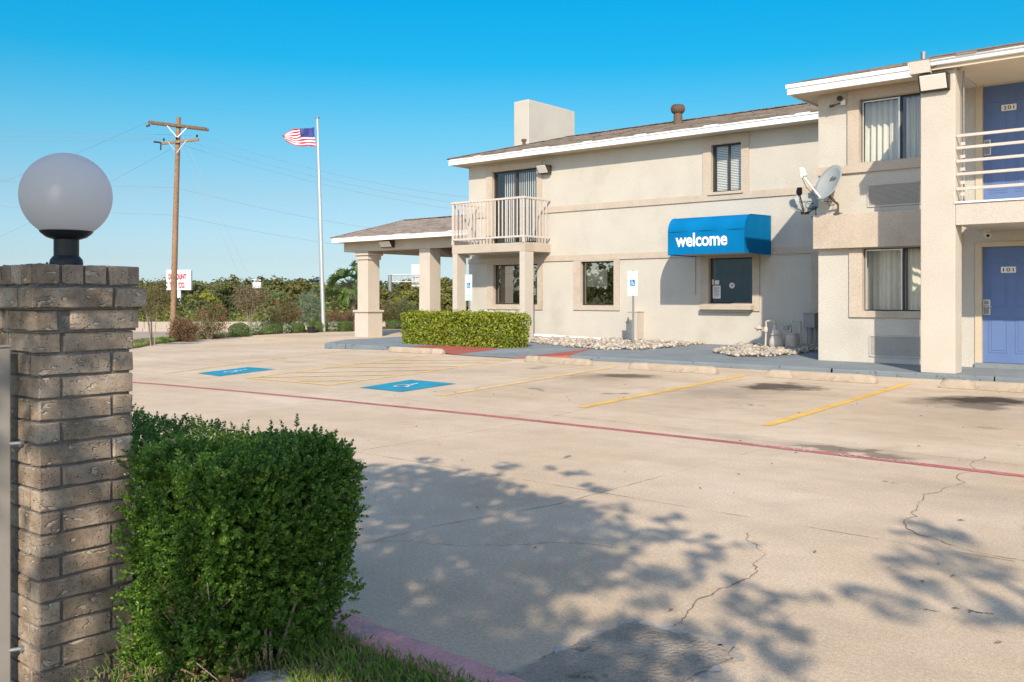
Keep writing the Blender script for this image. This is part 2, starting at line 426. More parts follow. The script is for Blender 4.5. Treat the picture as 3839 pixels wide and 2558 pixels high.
# brick: sandy brown, worm-like pressed marks
def brick_mat():
    m, t, b = new_mat('sandmould_brick'); L = t.links.new
    tc = N(t, 'ShaderNodeTexCoord'); oi = N(t, 'ShaderNodeObjectInfo')
    mulv = N(t, 'ShaderNodeVectorMath', operation='ADD')
    sc = N(t, 'ShaderNodeVectorMath', operation='SCALE'); sc.inputs[0].default_value = (7.3, 3.1, 5.7)
    L(oi.outputs['Random'], sc.inputs['Scale']); L(tc.outputs['Object'], mulv.inputs[0]); L(sc.outputs[0], mulv.inputs[1])
    P = mulv.outputs[0]
    n1 = N(t, 'ShaderNodeTexNoise'); n1.inputs['Scale'].default_value = 9; n1.inputs['Detail'].default_value = 8; n1.inputs['Roughness'].default_value = .7; L(P, n1.inputs['Vector'])
    cr = N(t, 'ShaderNodeValToRGB'); e = cr.color_ramp.elements
    e[0].position = .34; e[0].color = (0.22, 0.165, 0.12, 1); e[1].position = .66; e[1].color = (0.46, 0.38, 0.295, 1)
    x = e.new(.5); x.color = (0.335, 0.26, 0.192, 1)
    L(n1.outputs['Fac'], cr.inputs[0])
    # pressed crescent marks
    mp = N(t, 'ShaderNodeMapping'); mp.inputs['Scale'].default_value = (24, 24, 48)
    L(P, mp.inputs['Vector'])
    n2 = N(t, 'ShaderNodeTexNoise'); n2.inputs['Scale'].default_value = 1; n2.inputs['Detail'].default_value = 2; L(mp.outputs[0], n2.inputs['Vector'])
    mr = N(t, 'ShaderNodeMapRange'); mr.inputs[1].default_value = .615; mr.inputs[2].default_value = .66; L(n2.outputs['Fac'], mr.inputs[0])
    mx = N(t, 'ShaderNodeMix', data_type='RGBA'); L(mr.outputs[0], mx.inputs[0]); L(cr.outputs[0], mx.inputs[6]); mx.inputs[7].default_value = (0.52, 0.435, 0.335, 1)
    # pits
    n3 = N(t, 'ShaderNodeTexNoise'); n3.inputs['Scale'].default_value = 190; n3.inputs['Detail'].default_value = 3; L(P, n3.inputs['Vector'])
    m3 = N(t, 'ShaderNodeMapRange'); m3.inputs[1].default_value = .30; m3.inputs[2].default_value = .42; m3.inputs[3].default_value = .45; L(n3.outputs['Fac'], m3.inputs[0])
    v1 = N(t, 'ShaderNodeVectorMath', operation='SCALE'); L(mx.outputs[2], v1.inputs[0]); L(m3.outputs[0], v1.inputs['Scale'])
    mo = N(t, 'ShaderNodeMapRange'); mo.inputs[3].default_value = .84; mo.inputs[4].default_value = 1.14; L(oi.outputs['Random'], mo.inputs[0])
    v2 = N(t, 'ShaderNodeVectorMath', operation='SCALE'); L(v1.outputs[0], v2.inputs[0]); L(mo.outputs[0], v2.inputs['Scale'])
    L(v2.outputs[0], b.inputs['Base Color'])
    b.inputs['Roughness'].default_value = .93; b.inputs['Specular IOR Level'].default_value = .15
    ad = N(t, 'ShaderNodeMath', operation='MULTIPLY_ADD'); ad.inputs[1].default_value = -1.6
    L(mr.outputs[0], ad.inputs[0]); L(n1.outputs['Fac'], ad.inputs[2])
    a2 = N(t, 'ShaderNodeMath', operation='MULTIPLY_ADD'); a2.inputs[1].default_value = .5; L(m3.outputs[0], a2.inputs[0]); L(ad.outputs[0], a2.inputs[2])
    bp = N(t, 'ShaderNodeBump'); bp.inputs['Strength'].default_value = .9; bp.inputs['Distance'].default_value = .006
    L(a2.outputs[0], bp.inputs['Height']); L(bp.outputs[0], b.inputs['Normal'])
    return m
M['brick'] = brick_mat()

# parking lot concrete with its stains
def lot_mat():
    m, t, b = new_mat('tan_lot_concrete'); L = t.links.new
    tc = N(t, 'ShaderNodeTexCoord'); P = tc.outputs['Object']
    def noise(s, d=6, r=.6, vec=P):
        n = N(t, 'ShaderNodeTexNoise'); n.inputs['Scale'].default_value = s; n.inputs['Detail'].default_value = d; n.inputs['Roughness'].default_value = r
        L(vec, n.inputs['Vector']); return n.outputs['Fac']
    def rng_(src, a, b_, lo, hi):
        r = N(t, 'ShaderNodeMapRange'); r.inputs[1].default_value = a; r.inputs[2].default_value = b_; r.inputs[3].default_value = lo; r.inputs[4].default_value = hi
        L(src, r.inputs[0]); return r.outputs[0]
    cr = N(t, 'ShaderNodeValToRGB'); e = cr.color_ramp.elements
    e[0].position = .3; e[0].color = (0.50, 0.372, 0.242, 1); e[1].position = .7; e[1].color = (0.63, 0.508, 0.37, 1)
    L(noise(.45, 8, .62), cr.inputs[0])
    def scale(c, f):
        v = N(t, 'ShaderNodeVectorMath', operation='SCALE'); L(c, v.inputs[0]); L(f, v.inputs['Scale']); return v.outputs[0]
    cur = cr.outputs[0]
    cur = scale(cur, rng_(noise(3.2, 6), .3, .7, .93, 1.07))
    cur = scale(cur, rng_(noise(55, 4, .7), .28, .72, .80, 1.20))
    cur = scale(cur, rng_(noise(210, 2, .7), .30, .70, .66, 1.34))
    # dark aggregate specks
    cur = scale(cur, rng_(noise(120, 2, .5), .27, .34, .55, 1.0))
    # worn traffic streaks along the lane
    mp = N(t, 'ShaderNodeMapping'); mp.inputs['Scale'].default_value = (.25, 1.6, 1); L(P, mp.inputs['Vector'])
    cur = scale(cur, rng_(noise(1.0, 5, .6, mp.outputs[0]), .35, .65, .95, 1.05))
    # oil and water stains with their own outlines
    wn = N(t, 'ShaderNodeTexNoise'); wn.inputs['Scale'].default_value = 2.2; wn.inputs['Detail'].default_value = 9; wn.inputs['Roughness'].default_value = .62; L(P, wn.inputs['Vector'])
    sub = N(t, 'ShaderNodeVectorMath', operation='SUBTRACT'); L(wn.outputs['Color'], sub.inputs[0]); sub.inputs[1].default_value = (.5, .5, .5)
    sc = N(t, 'ShaderNodeVectorMath', operation='SCALE'); L(sub.outputs[0], sc.inputs[0]); sc.inputs['Scale'].default_value = 1.25
    ad = N(t, 'ShaderNodeVectorMath', operation='ADD'); L(P, ad.inputs[0]); L(sc.outputs[0], ad.inputs[1])
    PW = ad.outputs[0]
    dark = None
    for cx, cy, rx, ry, k, soft in ((-5.65, 12.75, .42, .60, .78, .35), (-5.2, 12.75, .22, .33, .62, .3), (-5.9, 11.6, .6, .9, .28, .6),
                                    (-2.85, 12.75, .55, .55, .88, .40), (-2.8, 12.0, .35, .45, .55, .35), (-3.35, 12.2, .35, .6, .25, .5),
                                    (-8.3, 12.85, .45, .40, .62, .45), (-8.6, 12.5, .5, .6, .30, .6), (-6.85, 10.35, .13, .11, .5, .4), (-8.1, 10.2, .2, .12, .4, .4),
                                    (-2.75, 7.82, .55, .17, .45, .25), (-1.0, 9.6, .30, .4, .25, .6), (-1.75, 9.15, .05, .04, .6, .4), (-1.6, 9.3, .06, .03, .6, .4), (-2.2, 10.1, .15, .10, .3, .5),
                                    (-10.5, 13.3, .25, .2, .35, .5), (-5.4, 11.6, 1.0, 2.2, .17, .8), (-2.6, 11.8, 1.0, 2.4, .20, .8), (-8.1, 11.8, .9, 2.2, .13, .8), (-10.9, 12.0, .8, 2.0, .08, .8), (-3.0, 7.9, 1.3, .25, .22, .6), (-2.2, 6.6, .05, .03, .6, .3), (-4.4, 6.1, .06, .03, .6, .3), (-1.05, 4.0, .05, .03, .7, .3), (-3.6, 9.4, .07, .04, .5, .3), (-4.9, 10.4, .08, .05, .5, .3), (-1.3, 6.6, .9, .5, .15, .7), (-15.2, 11.4, .4, .3, .2, .6)):
        s1 = N(t, 'ShaderNodeVectorMath', operation='SUBTRACT'); L(PW, s1.inputs[0]); s1.inputs[1].default_value = (cx, cy, 0)
        s2 = N(t, 'ShaderNodeVectorMath', operation='MULTIPLY'); L(s1.outputs[0], s2.inputs[0]); s2.inputs[1].default_value = (1 / rx, 1 / ry, 0)
        ln = N(t, 'ShaderNodeVectorMath', operation='LENGTH'); L(s2.outputs[0], ln.inputs[0])
        f = rng_(ln.outputs['Value'], 1 - soft, 1 + soft * .6, 1 - k, 1.0)
        cur = scale(cur, f)
    L(cur, b.inputs['Base Color'])
    b.inputs['Roughness'].default_value = .9; b.inputs['Specular IOR Level'].default_value = .2
    bp = N(t, 'ShaderNodeBump'); bp.inputs['Strength'].default_value = .35; bp.inputs['Distance'].default_value = .006
    L(noise(130, 4, .7), bp.inputs['Height']); L(bp.outputs[0], b.inputs['Normal'])
    return m
M['lot'] = lot_mat()
M['patch'] = pm('dirty_patch_concrete', (0.335, 0.28, 0.215), 0.95, 0.2, 5, 0.8, 60, 0.15, col2=(0.10, 0.085, 0.07), c2scale=6, c2lo=0.57, c2hi=0.68, speck=0.22, sscale=110)
M['patch_rim'] = worn_mat('pale_grout', (0.47, 0.42, 0.36), 0.50, 9, soft=0.12)

M['box_leaf'] = leaf_mat('boxwood_leaf', (0.050, 0.118, 0.020), (0.155, 0.295, 0.040), 0.30, 0.40, (0.29, 0.42, 0.07), 0.14, spec=0.5)
M['dead_leaf'] = leaf_mat('dead_leaf', (0.16, 0.085, 0.04), (0.30, 0.18, 0.09), 0.8, 0.2)
M['hedge_leaf'] = leaf_mat('bright_hedge_leaf', (0.12, 0.17, 0.016), (0.36, 0.40, 0.035), 0.35, 0.35, (0.46, 0.47, 0.08), 0.12, spec=0.4)
M['grass'] = leaf_mat('grass_blade', (0.11, 0.22, 0.035), (0.24, 0.37, 0.06), 0.6, 0.35, (0.34, 0.29, 0.15), 0.16)
M['straw'] = leaf_mat('dry_straw', (0.22, 0.17, 0.09), (0.36, 0.29, 0.17), 0.8, 0.2)
M['tree_leaf'] = leaf_mat('shade_tree_leaf', (0.045, 0.085, 0.02), (0.08, 0.13, 0.025), 0.5, 0.3)
M['wood_leaf'] = leaf_mat('woodland_leaf', (0.135, 0.152, 0.062), (0.215, 0.222, 0.094), 0.85, 0.45, tint=True, spec=0.2)
M['ball_leaf'] = leaf_mat('clipped_box_leaf', (0.06, 0.11, 0.025), (0.13, 0.18, 0.045), 0.5, 0.2)
M['nandina_leaf'] = leaf_mat('reddish_shrub_leaf', (0.12, 0.105, 0.04), (0.23, 0.15, 0.08), 0.6, 0.2, (0.20, 0.05, 0.04), 0.25)
M['rose_leaf'] = leaf_mat('rose_leaf', (0.08, 0.12, 0.03), (0.19, 0.17, 0.06), 0.5, 0.2, (0.17, 0.075, 0.04), 0.3)
M['rose_flower'] = leaf_mat('red_rose', (0.45, 0.015, 0.03), (0.60, 0.04, 0.06), 0.6, 0.2)
M['crepe_leaf'] = leaf_mat('crepe_leaf', (0.12, 0.13, 0.04), (0.21, 0.19, 0.07), 0.6, 0.25, (0.17, 0.10, 0.06), 0.3)
M['crepe_brown'] = leaf_mat('brown_seedhead', (0.19, 0.14, 0.08), (0.29, 0.20, 0.12), 0.8, 0.2, (0.08, 0.10, 0.03), 0.3)
M['feather_leaf'] = leaf_mat('feathery_grey_leaf', (0.10, 0.15, 0.08), (0.24, 0.30, 0.18), 0.6, 0.25)
M['pale_leaf'] = leaf_mat('variegated_leaf', (0.12, 0.19, 0.07), (0.42, 0.46, 0.33), 0.6, 0.25)
M['palm_leaf'] = leaf_mat('palm_leaf', (0.06, 0.12, 0.03), (0.16, 0.23, 0.05), 0.4, 0.2, spec=0.5)
M['gray_leaf'] = leaf_mat('grey_green_leaf', (0.075, 0.10, 0.04), (0.14, 0.16, 0.07), 0.6, 0.2)

# --- leaves
def rand_frames(n, bias=None, amt=0.0):
    """random orthonormal frames; normals biased towards the given directions"""
    nrm = rng.normal(size=(n, 3))
    nrm /= np.linalg.norm(nrm, axis=1, keepdims=True)
    if bias is not None:
        nrm = nrm * (1 - amt) + bias * amt
        nrm /= np.linalg.norm(nrm, axis=1, keepdims=True) + 1e-9
    a = rng.normal(size=(n, 3)); a -= nrm * np.sum(a * nrm, axis=1, keepdims=True)
    a /= np.linalg.norm(a, axis=1, keepdims=True) + 1e-9
    return nrm, a, np.cross(nrm, a)

def leaf_quads(P, size, aspect=0.55, bias=None, amt=0.0, var=0.35, fold=0.18):
    n = len(P)
    nr, a, b = rand_frames(n, bias, amt)
    s = (size * (1 + var * (rng.random(n) * 2 - 1)))[:, None]
    base = P - a * s * .5; tip = P + a * s * .5
    l = P + b * s * aspect * .5 + nr * s * fold; r = P - b * s * aspect * .5 + nr * s * fold
    V = np.stack([base, r, tip, l], 1).reshape(-1, 3)
    i = np.arange(n) * 4
    F = np.stack([i, i + 1, i + 2, i + 3], 1)
    return V, F

def leaf_obj(name, P, size, mat, parent=None, bias=None, amt=0.0, aspect=.55, var=.35, tint=None, fold=.18):
    V, F = leaf_quads(np.asarray(P, float), size, aspect, bias, amt, var, fold)
    off = np.array(root_loc(parent)) if parent is not None else np.zeros(3)
    me = fast_mesh(name, V - off, F)
    if tint is not None:
        at = me.attributes.new('tint', 'FLOAT_COLOR', 'POINT')
        col = np.ones((len(V), 4), np.float32); col[:, :3] = np.repeat(tint, 4, axis=0)
        at.data.foreach_set('color', col.ravel())
    return link(name, me, mat, parent)

def clump_points(c, r, nclump, per, cr=.3, shell=.55, flat=1.0):
    """leaf points gathered in clumps through an ellipsoid, with outward directions"""
    c = np.array(c, float); r = np.array(r, float)
    d = rng.normal(size=(nclump, 3)); d /= np.linalg.norm(d, axis=1, keepdims=True)
    rad = shell + (1 - shell) * rng.random(nclump) ** .6
    cc = c + d * rad[:, None] * r
    m = np.mean(r)
    P = np.repeat(cc, per, 0) + rng.normal(size=(nclump * per, 3)) * cr * m * np.array([1, 1, flat]) * .5
    B = (P - c) / r; B /= np.linalg.norm(B, axis=1, keepdims=True) + 1e-9
    return P, B

# =================================================================== SETTING
def S01(t):
    t = max(0.0, min(1.0, t)); return t * t * (3 - 2 * t)

def z_lot(x, y): return -.14 * S01((-x - 15.5) / 7) * S01((y - 9) / 9)

EDGE = [(-60, -12), (2.4, -15), (9, -20), (12.04, -22.9), (14.36, -25.8), (15.26, -26.6), (16.9, -27.9), (18.05, -28.5), (18.9, -29.1), (20.8, -29.95), (22.2, -30.25), (25.5, -30.4), (30, -30.7), (45, -30.8), (80, -31)]
def x_edge(y):
    return float(np.interp(y, [e[0] for e in EDGE], [e[1] for e in EDGE]))

def terrain(x, y):
    s = x_edge(y) - x
    d = math.hypot(x, y)
    if s <= 0: return z_lot(x, y) - .05
    z = z_lot(x, y) - .02 - .1 * min(max(s - .8, 0), 9.5)
    if d > 62: z -= min(1.1, (d - 62) * .03)
    if d > 320: z += (d - 320) * .004
    return z

# ground: one polar sheet to the horizon
rad = [0] + list(np.linspace(2, 64, 63)) + list(np.geomspace(68, 3000, 30))
na = 144
gv = [(0, 0, -.05)]; gf = []
for r in rad[1:]:
    for j in range(na):
        a_ = 2 * math.pi * j / na
        x, y = r * math.cos(a_), r * math.sin(a_)
        gv.append((x, y, terrain(x, y)))
for j in range(na): gf.append((0, 1 + j, 1 + (j + 1) % na))
for i in range(len(rad) - 2):
    for j in range(na):
        a0 = 1 + i * na; b0 = a0 + na
        gf.append((a0 + j, b0 + j, b0 + (j + 1) % na, a0 + (j + 1) % na))
me = bpy.data.meshes.new('ground'); me.from_pydata(gv, [], gf)
me.polygons.foreach_set('use_smooth', [True] * len(me.polygons))
ground = tag(link('ground', me, M['earth']), kind='structure')

# parking lot sheet
lv = []; lf = []
ys = list(np.arange(2.26, 20, .8)) + list(np.arange(20, 70, 2.0))
nx = 36
for y in ys:
    xe = x_edge(y)
    for i in range(nx + 1):
        x = xe + (30 - xe) * (i / nx) ** 1.35
        lv.append((x, y, z_lot(x, y)))
for r in range(len(ys) - 1):
    for i in range(nx):
        a0 = r * (nx + 1) + i
        lf.append((a0, a0 + 1, a0 + nx + 2, a0 + nx + 1))
me = bpy.data.meshes.new('parking_lot'); me.from_pydata(lv, [], lf)
me.polygons.foreach_set('use_smooth', [True] * len(me.polygons))
lot = tag(link('parking_lot', me, M['lot']), kind='structure')

def strip(mb, pts, wd, dz=.004, wy=None):
    """a painted strip following points on the lot"""
    pts = [Vector((p[0], p[1], 0)) for p in pts]
    out = []
    for i, p in enumerate(pts):
        d = (pts[min(i + 1, len(pts) - 1)] - pts[max(i - 1, 0)]).normalized()
        n = Vector((-d.y, d.x, 0)) * wd * .5
        a_, b_ = p + n, p - n
        out.append((Vector((a_.x, a_.y, z_lot(a_.x, a_.y) + dz)), Vector((b_.x, b_.y, z_lot(b_.x, b_.y) + dz))))
    for (a0, b0), (a1, b1) in zip(out, out[1:]): mb.face(a0, b0, b1, a1)
    return mb

def dense(p, q, n=12): return [(p[0] + (q[0] - p[0]) * i / n, p[1] + (q[1] - p[1]) * i / n) for i in range(n + 1)]

for (p, q, mt) in (((-3.99, 8.78), (-4.30, 14.45), 'yellow'), ((-6.32, 8.82), (-6.84, 14.25), 'yellow'),
                   ((-8.50, 8.66), (-9.55, 14.50), 'yellowpale'), ((-10.80, 8.67), (-12.22, 14.55), 'yellowpale'),
                   ((-12.74, 8.60), (-14.66, 14.55), 'yellowpale'), ((-14.55, 8.2), (-17.9, 15.3), 'yellowfaint')):
    strip(MB(), dense(p, q), .115).build('stall_line', M[mt], lot)
hx = lambda t, a_: (a_[0][0] + (a_[1][0] - a_[0][0]) * t, a_[0][1] + (a_[1][1] - a_[0][1]) * t)
RL = ((-10.80, 8.67), (-12.22, 14.55)); LL = ((-12.74, 8.60), (-14.66, 14.55))
strip(MB(), dense((-12.74, 8.62), (-10.80, 8.70)), .12, .006).build('hatch_line', M['yellowpale'], lot)
for p, q in (((-14.07, 12.87), (-12.2, 14.6)), ((-13.95, 11.86), (-12.0, 13.72)), ((-13.52, 10.72), (-11.75, 12.67)), ((-13.17, 9.51), (-11.55, 11.73)), ((-12.78, 8.66), (-11.30, 10.60)), ((-11.7, 8.74), (-11.0, 9.55))):
    strip(MB(), dense(p, q), .10, .006).build('hatch_line', M['yellowpale'], lot)
strip(MB(), dense((-27.5, 18.45), (-25.0, 18.65)), .55, .004).build('faded_strip', M['yellowpale'], lot)
RED = [(-17.5, 6.2), (-15.2, 6.75), (-12.82, 7.15), (-11.0, 7.32), (-9.23, 7.45), (-6.78, 7.56), (-3.9, 7.58), (-1.42, 7.5), (1.5, 7.4), (6, 7.3)]
xs = np.linspace(-17.5, 6, 80)
strip(MB(), [(x, float(np.interp(x, [p[0] for p in RED], [p[1] for p in RED]))) for x in xs], .112).build('fire_lane_line', M['redline'], lot)

# writing
def text(name, body, width, height, origin, xdir, ydir, mat, parent, depth=0.0, bold=0.0, spacing=1.0, ztop=0.0):
    cu = bpy.data.curves.new(name, 'FONT'); cu.body = body; cu.size = 1.0; cu.offset = bold; cu.space_character = spacing
    cu.resolution_u = 3; cu.extrude = 0.5 if depth else 0.0
    ob = bpy.data.objects.new(name, cu)
    me = bpy.data.meshes.new_from_object(ob)
    bpy.data.objects.remove(ob); bpy.data.curves.remove(cu)
    n = len(me.vertices); co = np.empty(n * 3, np.float32); me.vertices.foreach_get('co', co); co = co.reshape(-1, 3)
    mn, mx_ = co.min(0), co.max(0)
    u = (co[:, 0] - mn[0]) / (mx_[0] - mn[0]) * width
    v = (co[:, 1] - mn[1]) / (mx_[1] - mn[1]) * height
    q = co[:, 2] * depth
    X = np.array(Vector(xdir).normalized()); Y = np.array(Vector(ydir).normalized()); Z = np.cross(X, Y)
    Wd = np.array(origin, float) + u[:, None] * X + v[:, None] * Y + q[:, None] * Z
    Wd -= np.array(root_loc(parent))
    me.vertices.foreach_set('co', Wd.astype(np.float32).ravel()); me.update()
    me.materials.clear()
    me.name = name
    return link(name, me, mat, parent)

text('lane_lettering', 'FIRE LANE', .56, .10, (-3.56, 7.50, .009), (1, .02, 0), (0, 1, 0), M['whitemark'], lot, spacing=1.15)
text('lane_lettering', 'NO PARKING', .66, .10, (-2.80, 7.47, .009), (1, .02, 0), (0, 1, 0), M['whitemark'], lot, spacing=1.1)

# wheelchair symbols
def ribbon(mb, pts, wd, f):
    for i in range(len(pts) - 1):
        p, q = Vector((*pts[i], 0)), Vector((*pts[i + 1], 0))
        d = (q - p).normalized(); n = Vector((-d.y, d.x, 0)) * wd * .5
        e = d * wd * .12
        mb.face(f(*(p + n - e).xy), f(*(p - n - e).xy), f(*(q - n + e).xy), f(*(q + n + e).xy))

def isa(mb, f, wd=.085):
    """wheelchair figure in a unit square"""
    c = (.40, .88); mb.face(*[f(c[0] + .075 * math.cos(i * .5236), c[1] + .075 * math.sin(i * .5236)) for i in range(12)])
    ribbon(mb, [(.40, .78), (.42, .45), (.68, .45), (.78, .18), (.88, .22)], wd, f)
    ribbon(mb, [(.41, .62), (.62, .62)], wd * .8, f)
    ribbon(mb, [(.34 + 0 * i + .0 + .26 * math.cos(math.radians(a_)) + .08, .33 + .26 * math.sin(math.radians(a_))) for i, a_ in enumerate(range(118, 345, 16))], wd * .9, f)

def pad(c, sym):
    pts = [Vector((*p, 0)) for p in c]
    mb = MB(); mb.face(*[(p.x, p.y, z_lot(p.x, p.y) + .005) for p in pts]); o = mb.build('accessible_pad', M['bluepad'], lot)
    # pad corners run left-near, left-far, right-far, right-near
    def f(u, v):
        u = .30 + u * .42; v = .27 + v * .48
        lo = pts[0].lerp(pts[3], u); hi = pts[1].lerp(pts[2], u); p = lo.lerp(hi, v)
        return (p.x, p.y, z_lot(p.x, p.y) + .010)
    mb = MB(); isa(mb, f, .085); mb.build('wheelchair_symbol', M['whitemark2'], o)
pad([(-14.18, 8.59), (-14.72, 9.95), (-13.91, 9.98), (-13.37, 8.50)], 0)
pad([(-10.13, 8.70), (-10.49, 10.07), (-9.49, 10.04), (-9.24, 8.69)], 0)

# slab joints, cracks, repaired patch
for pts in ([(-6.02, 2.6), (-5.95, 7.3), (-6.36, 9.5), (-6.55, 14.9)], [(-3.74, 2.6), (-3.68, 3.72), (-3.48, 4.6), (-3.40, 7.3)], [(-9.3, 2.6), (-9.2, 8), (-9.9, 14.8)],
            [(-16, 8.05), (-9, 8.1), (-4, 8.02), (2, 7.9)], [(-13.0, 4.0), (-13.2, 8.0), (-15.2, 14.5)], [(-20, 4.9), (-9, 5.1), (-1, 5.05)]):
    pp = []
    for (a0, b0), (a1, b1) in zip(pts, pts[1:]): pp += dense((a0, b0), (a1, b1), 10)[:-1]
    strip(MB(), pp + [pts[-1]], .009, .003).build('slab_joint', M['joint'], lot)

def crack(pts, wd, n=9, jit=.03):
    pp = [Vector((*p, 0)) for p in pts]
    for k in range(4):
        out = [pp[0]]
        for a0, a1 in zip(pp, pp[1:]):
            d = a1 - a0; m_ = (a0 + a1) / 2 + Vector((-d.y, d.x, 0)) * random.gauss(0, .075)
            out += [m_, a1]
        pp = out
    mb = MB()
    for i in range(len(pp) - 1):
        w0 = wd * random.uniform(.2, 1.0)
        strip(mb, [pp[i].xy, pp[i + 1].xy], w0, .003)
    mb.build('crack', M['crack'], lot)
crack([(-1.82, 3.14), (-1.92, 3.53), (-1.88, 3.96)], .010, 8, .012)
crack([(-1.88, 3.96), (-1.98, 4.25), (-2.2, 4.59), (-2.25, 4.72)], .007, 6, .015)
crack([(-1.68, 5.59), (-1.74, 6.05), (-1.78, 7.1), (-1.85, 8.21)], .007, 6, .02)
crack([(-1.68, 5.59), (-1.2, 5.1), (-.7, 5.0)], .008, 6, .02)
crack([(-3.72, 3.21), (-3.3, 3.5), (-2.9, 3.9), (-2.5, 4.05)], .006, 7, .015)

def blob(pts, n=6, jit=.02):
    out = []
    k = len(pts)
    for i in range(k):
        a0, a1 = Vector((*pts[i], 0)), Vector((*pts[(i + 1) % k], 0))
        for j in range(n):
            p = a0.lerp(a1, j / n); out.append((p.x + random.gauss(0, jit), p.y + random.gauss(0, jit)))
    return out
PATCH = [(-2.03, 2.30), (-2.02, 2.78), (-1.99, 3.12), (-1.78, 3.12), (-1.61, 3.13), (-1.51, 3.05), (-1.54, 2.80), (-1.56, 2.30)]
big = [((x + 1.77) * 1.16 - 1.77, (y - 2.78) * 1.14 + 2.78) for x, y in PATCH]
mb = MB(); mb.face(*[(x, y, .004) for x, y in blob(big, 8, .016)]); mb.build('patch_rim', M['patch_rim'], lot)
mb = MB(); mb.face(*[(x, y, .008) for x, y in blob(PATCH, 9, .010)]); mb.build('repair_patch', M['patch'], lot)
crack(PATCH + [PATCH[0]], .014, 10, .008)
# small flat leaves and scraps lying on the lot
mb = MB()
for _ in range(150):
    x, y = random.uniform(-9, .5), random.uniform(2.8, 14)
    s_ = random.uniform(.010, .026); a_ = random.uniform(0, 6.28)
    c_, d_ = math.cos(a_) * s_, math.sin(a_) * s_
    mb.face((x - c_, y - d_, .005), (x + d_ * .35, y - c_ * .35, .010), (x + c_, y + d_, .006), (x - d_ * .35, y + c_ * .35, .012))
tag(mb.build('leaf_litter', M['crack']), kind='stuff')

# lawn and its kerb in front
lv = []; lf = []
LX = np.linspace(-9, 7, 90); LY = np.concatenate([np.linspace(-8, 1.0, 20), np.linspace(1.1, 2.18, 14)])
for y in LY:
    for x in LX: lv.append((x, y, .052 - .17 * S01((-2.62 - x) / .4) + .012 * math.sin(x * 5.1 + y * 3) * math.sin(y * 7.7 - x)))
for r in range(len(LY) - 1):
    for i in range(len(LX) - 1):
        a0 = r * len(LX) + i; lf.append((a0, a0 + 1, a0 + len(LX) + 1, a0 + len(LX)))
me = bpy.data.meshes.new('lawn'); me.from_pydata(lv, [], lf)
lawn = tag(link('lawn', me, M['mulch']), kind='structure')
mb = MB()
prof = [(2.16, -.05), (2.16, .062), (2.19, .072), (2.315, .068), (2.345, .052), (2.365, .02), (2.38, -.03)]
xs = np.linspace(-9, 7, 140)
kv = []; kf = []
for x in xs:
    for (y, z) in prof: kv.append((x, y - .06 * (max(-3.2, min(0, x)) + 2.3) + .006 * math.sin(x * 3.1) + random.gauss(0, .003), z + random.gauss(0, .002)))
k = len(prof)
for i in range(len(xs) - 1):
    for j in range(k - 1): kf.append((i * k + j, i * k + j + 1, (i + 1) * k + j + 1, (i + 1) * k + j))
me = bpy.data.meshes.new('kerb'); me.from_pydata(kv, [], kf)
me.polygons.foreach_set('use_smooth', [True] * len(kf))
tag(link('kerb', me, M['kerbpink']), kind='structure')

# grass
n = 30000
gx = rng.uniform(-3.4, -.9, n); gy = rng.uniform(1.2, 2.195, n)
dens = np.sin(gx * 6.3 + 1.1) * np.sin(gy * 9.1 + .5) + rng.normal(0, .55, n) + (gy - 1.9) * 1.6 - np.where((gx < -2.15) & (gy < 1.95), 1.3, 0)
keep = dens > -.45
gx, gy = gx[keep], gy[keep]; n = len(gx)
hh = rng.uniform(.016, .050, n); az = rng.uniform(0, 6.28, n); ln = rng.uniform(.1, .8, n)
wd = rng.uniform(.0018, .0035, n)
px, py = np.cos(az), np.sin(az)
B = np.stack([gx, gy, np.full(n, .050)], 1)
sd = np.stack([-py * wd, px * wd, np.zeros(n)], 1)
mid = B + np.stack([px * hh * ln * .4, py * hh * ln * .4, hh * .6], 1)
tip = B + np.stack([px * hh * ln, py * hh * ln, hh], 1)
V = np.stack([B - sd, B + sd, mid + sd * .8, tip, mid - sd * .8], 1).reshape(-1, 3)
i = np.arange(n) * 5
F = np.stack([i, i + 1, i + 2, i + 3, i + 4], 1)
tag(link('lawn_grass', fast_mesh('lawn_grass', V, F), M['grass']), kind='stuff')
n = 2600
P = np.stack([rng.uniform(-3.2, -1.6, n), rng.uniform(1.3, 2.2, n), rng.uniform(.055, .07, n)], 1)
tag(leaf_obj('dry_litter', P, .034, M['straw'], bias=np.array([[0, 0, 1.0]]), amt=.75, aspect=.16), kind='stuff')

# rock and paving scrap on the lawn
def rock_mesh(name, c, r, sub=3, amp=.16, seed=0):
    bm = bmesh.new(); bmesh.ops.create_icosphere(bm, subdivisions=sub, radius=1)
    rr = random.Random(seed); ph = [rr.uniform(0, 6) for _ in range(6)]
    for v in bm.verts:
        k = 1 + amp * (math.sin(v.co.x * 2.3 + ph[0]) * math.sin(v.co.y * 2.9 + ph[1]) + .5 * math.sin(v.co.z * 4.1 + ph[2] + v.co.x * 3))
        v.co = Vector((v.co.x * r[0] * k + c[0], v.co.y * r[1] * k + c[1], v.co.z * r[2] * k + c[2]))
    me = bpy.data.meshes.new(name); bm.to_mesh(me); bm.free()
    me.polygons.foreach_set('use_smooth', [True] * len(me.polygons))
    return me
tag(link('boulder', rock_mesh('boulder', (-1.93, 1.90, .055), (.125, .09, .07), 3, .12, 3), M['stone']), 'grey rounded rock on the lawn beside the pink kerb', 'rock')
mb = MB(); mb.prism([(-2.55, 1.70), (-2.36, 1.70), (-2.40, 1.80), (-2.52, 1.845), (-2.58, 1.78)], .03, .075)
tag(mb.build('paving_stone', M['stone'], bevel=.008), 'flat grey paving stone at the foot of the trimmed boxwood hedge', 'stone')

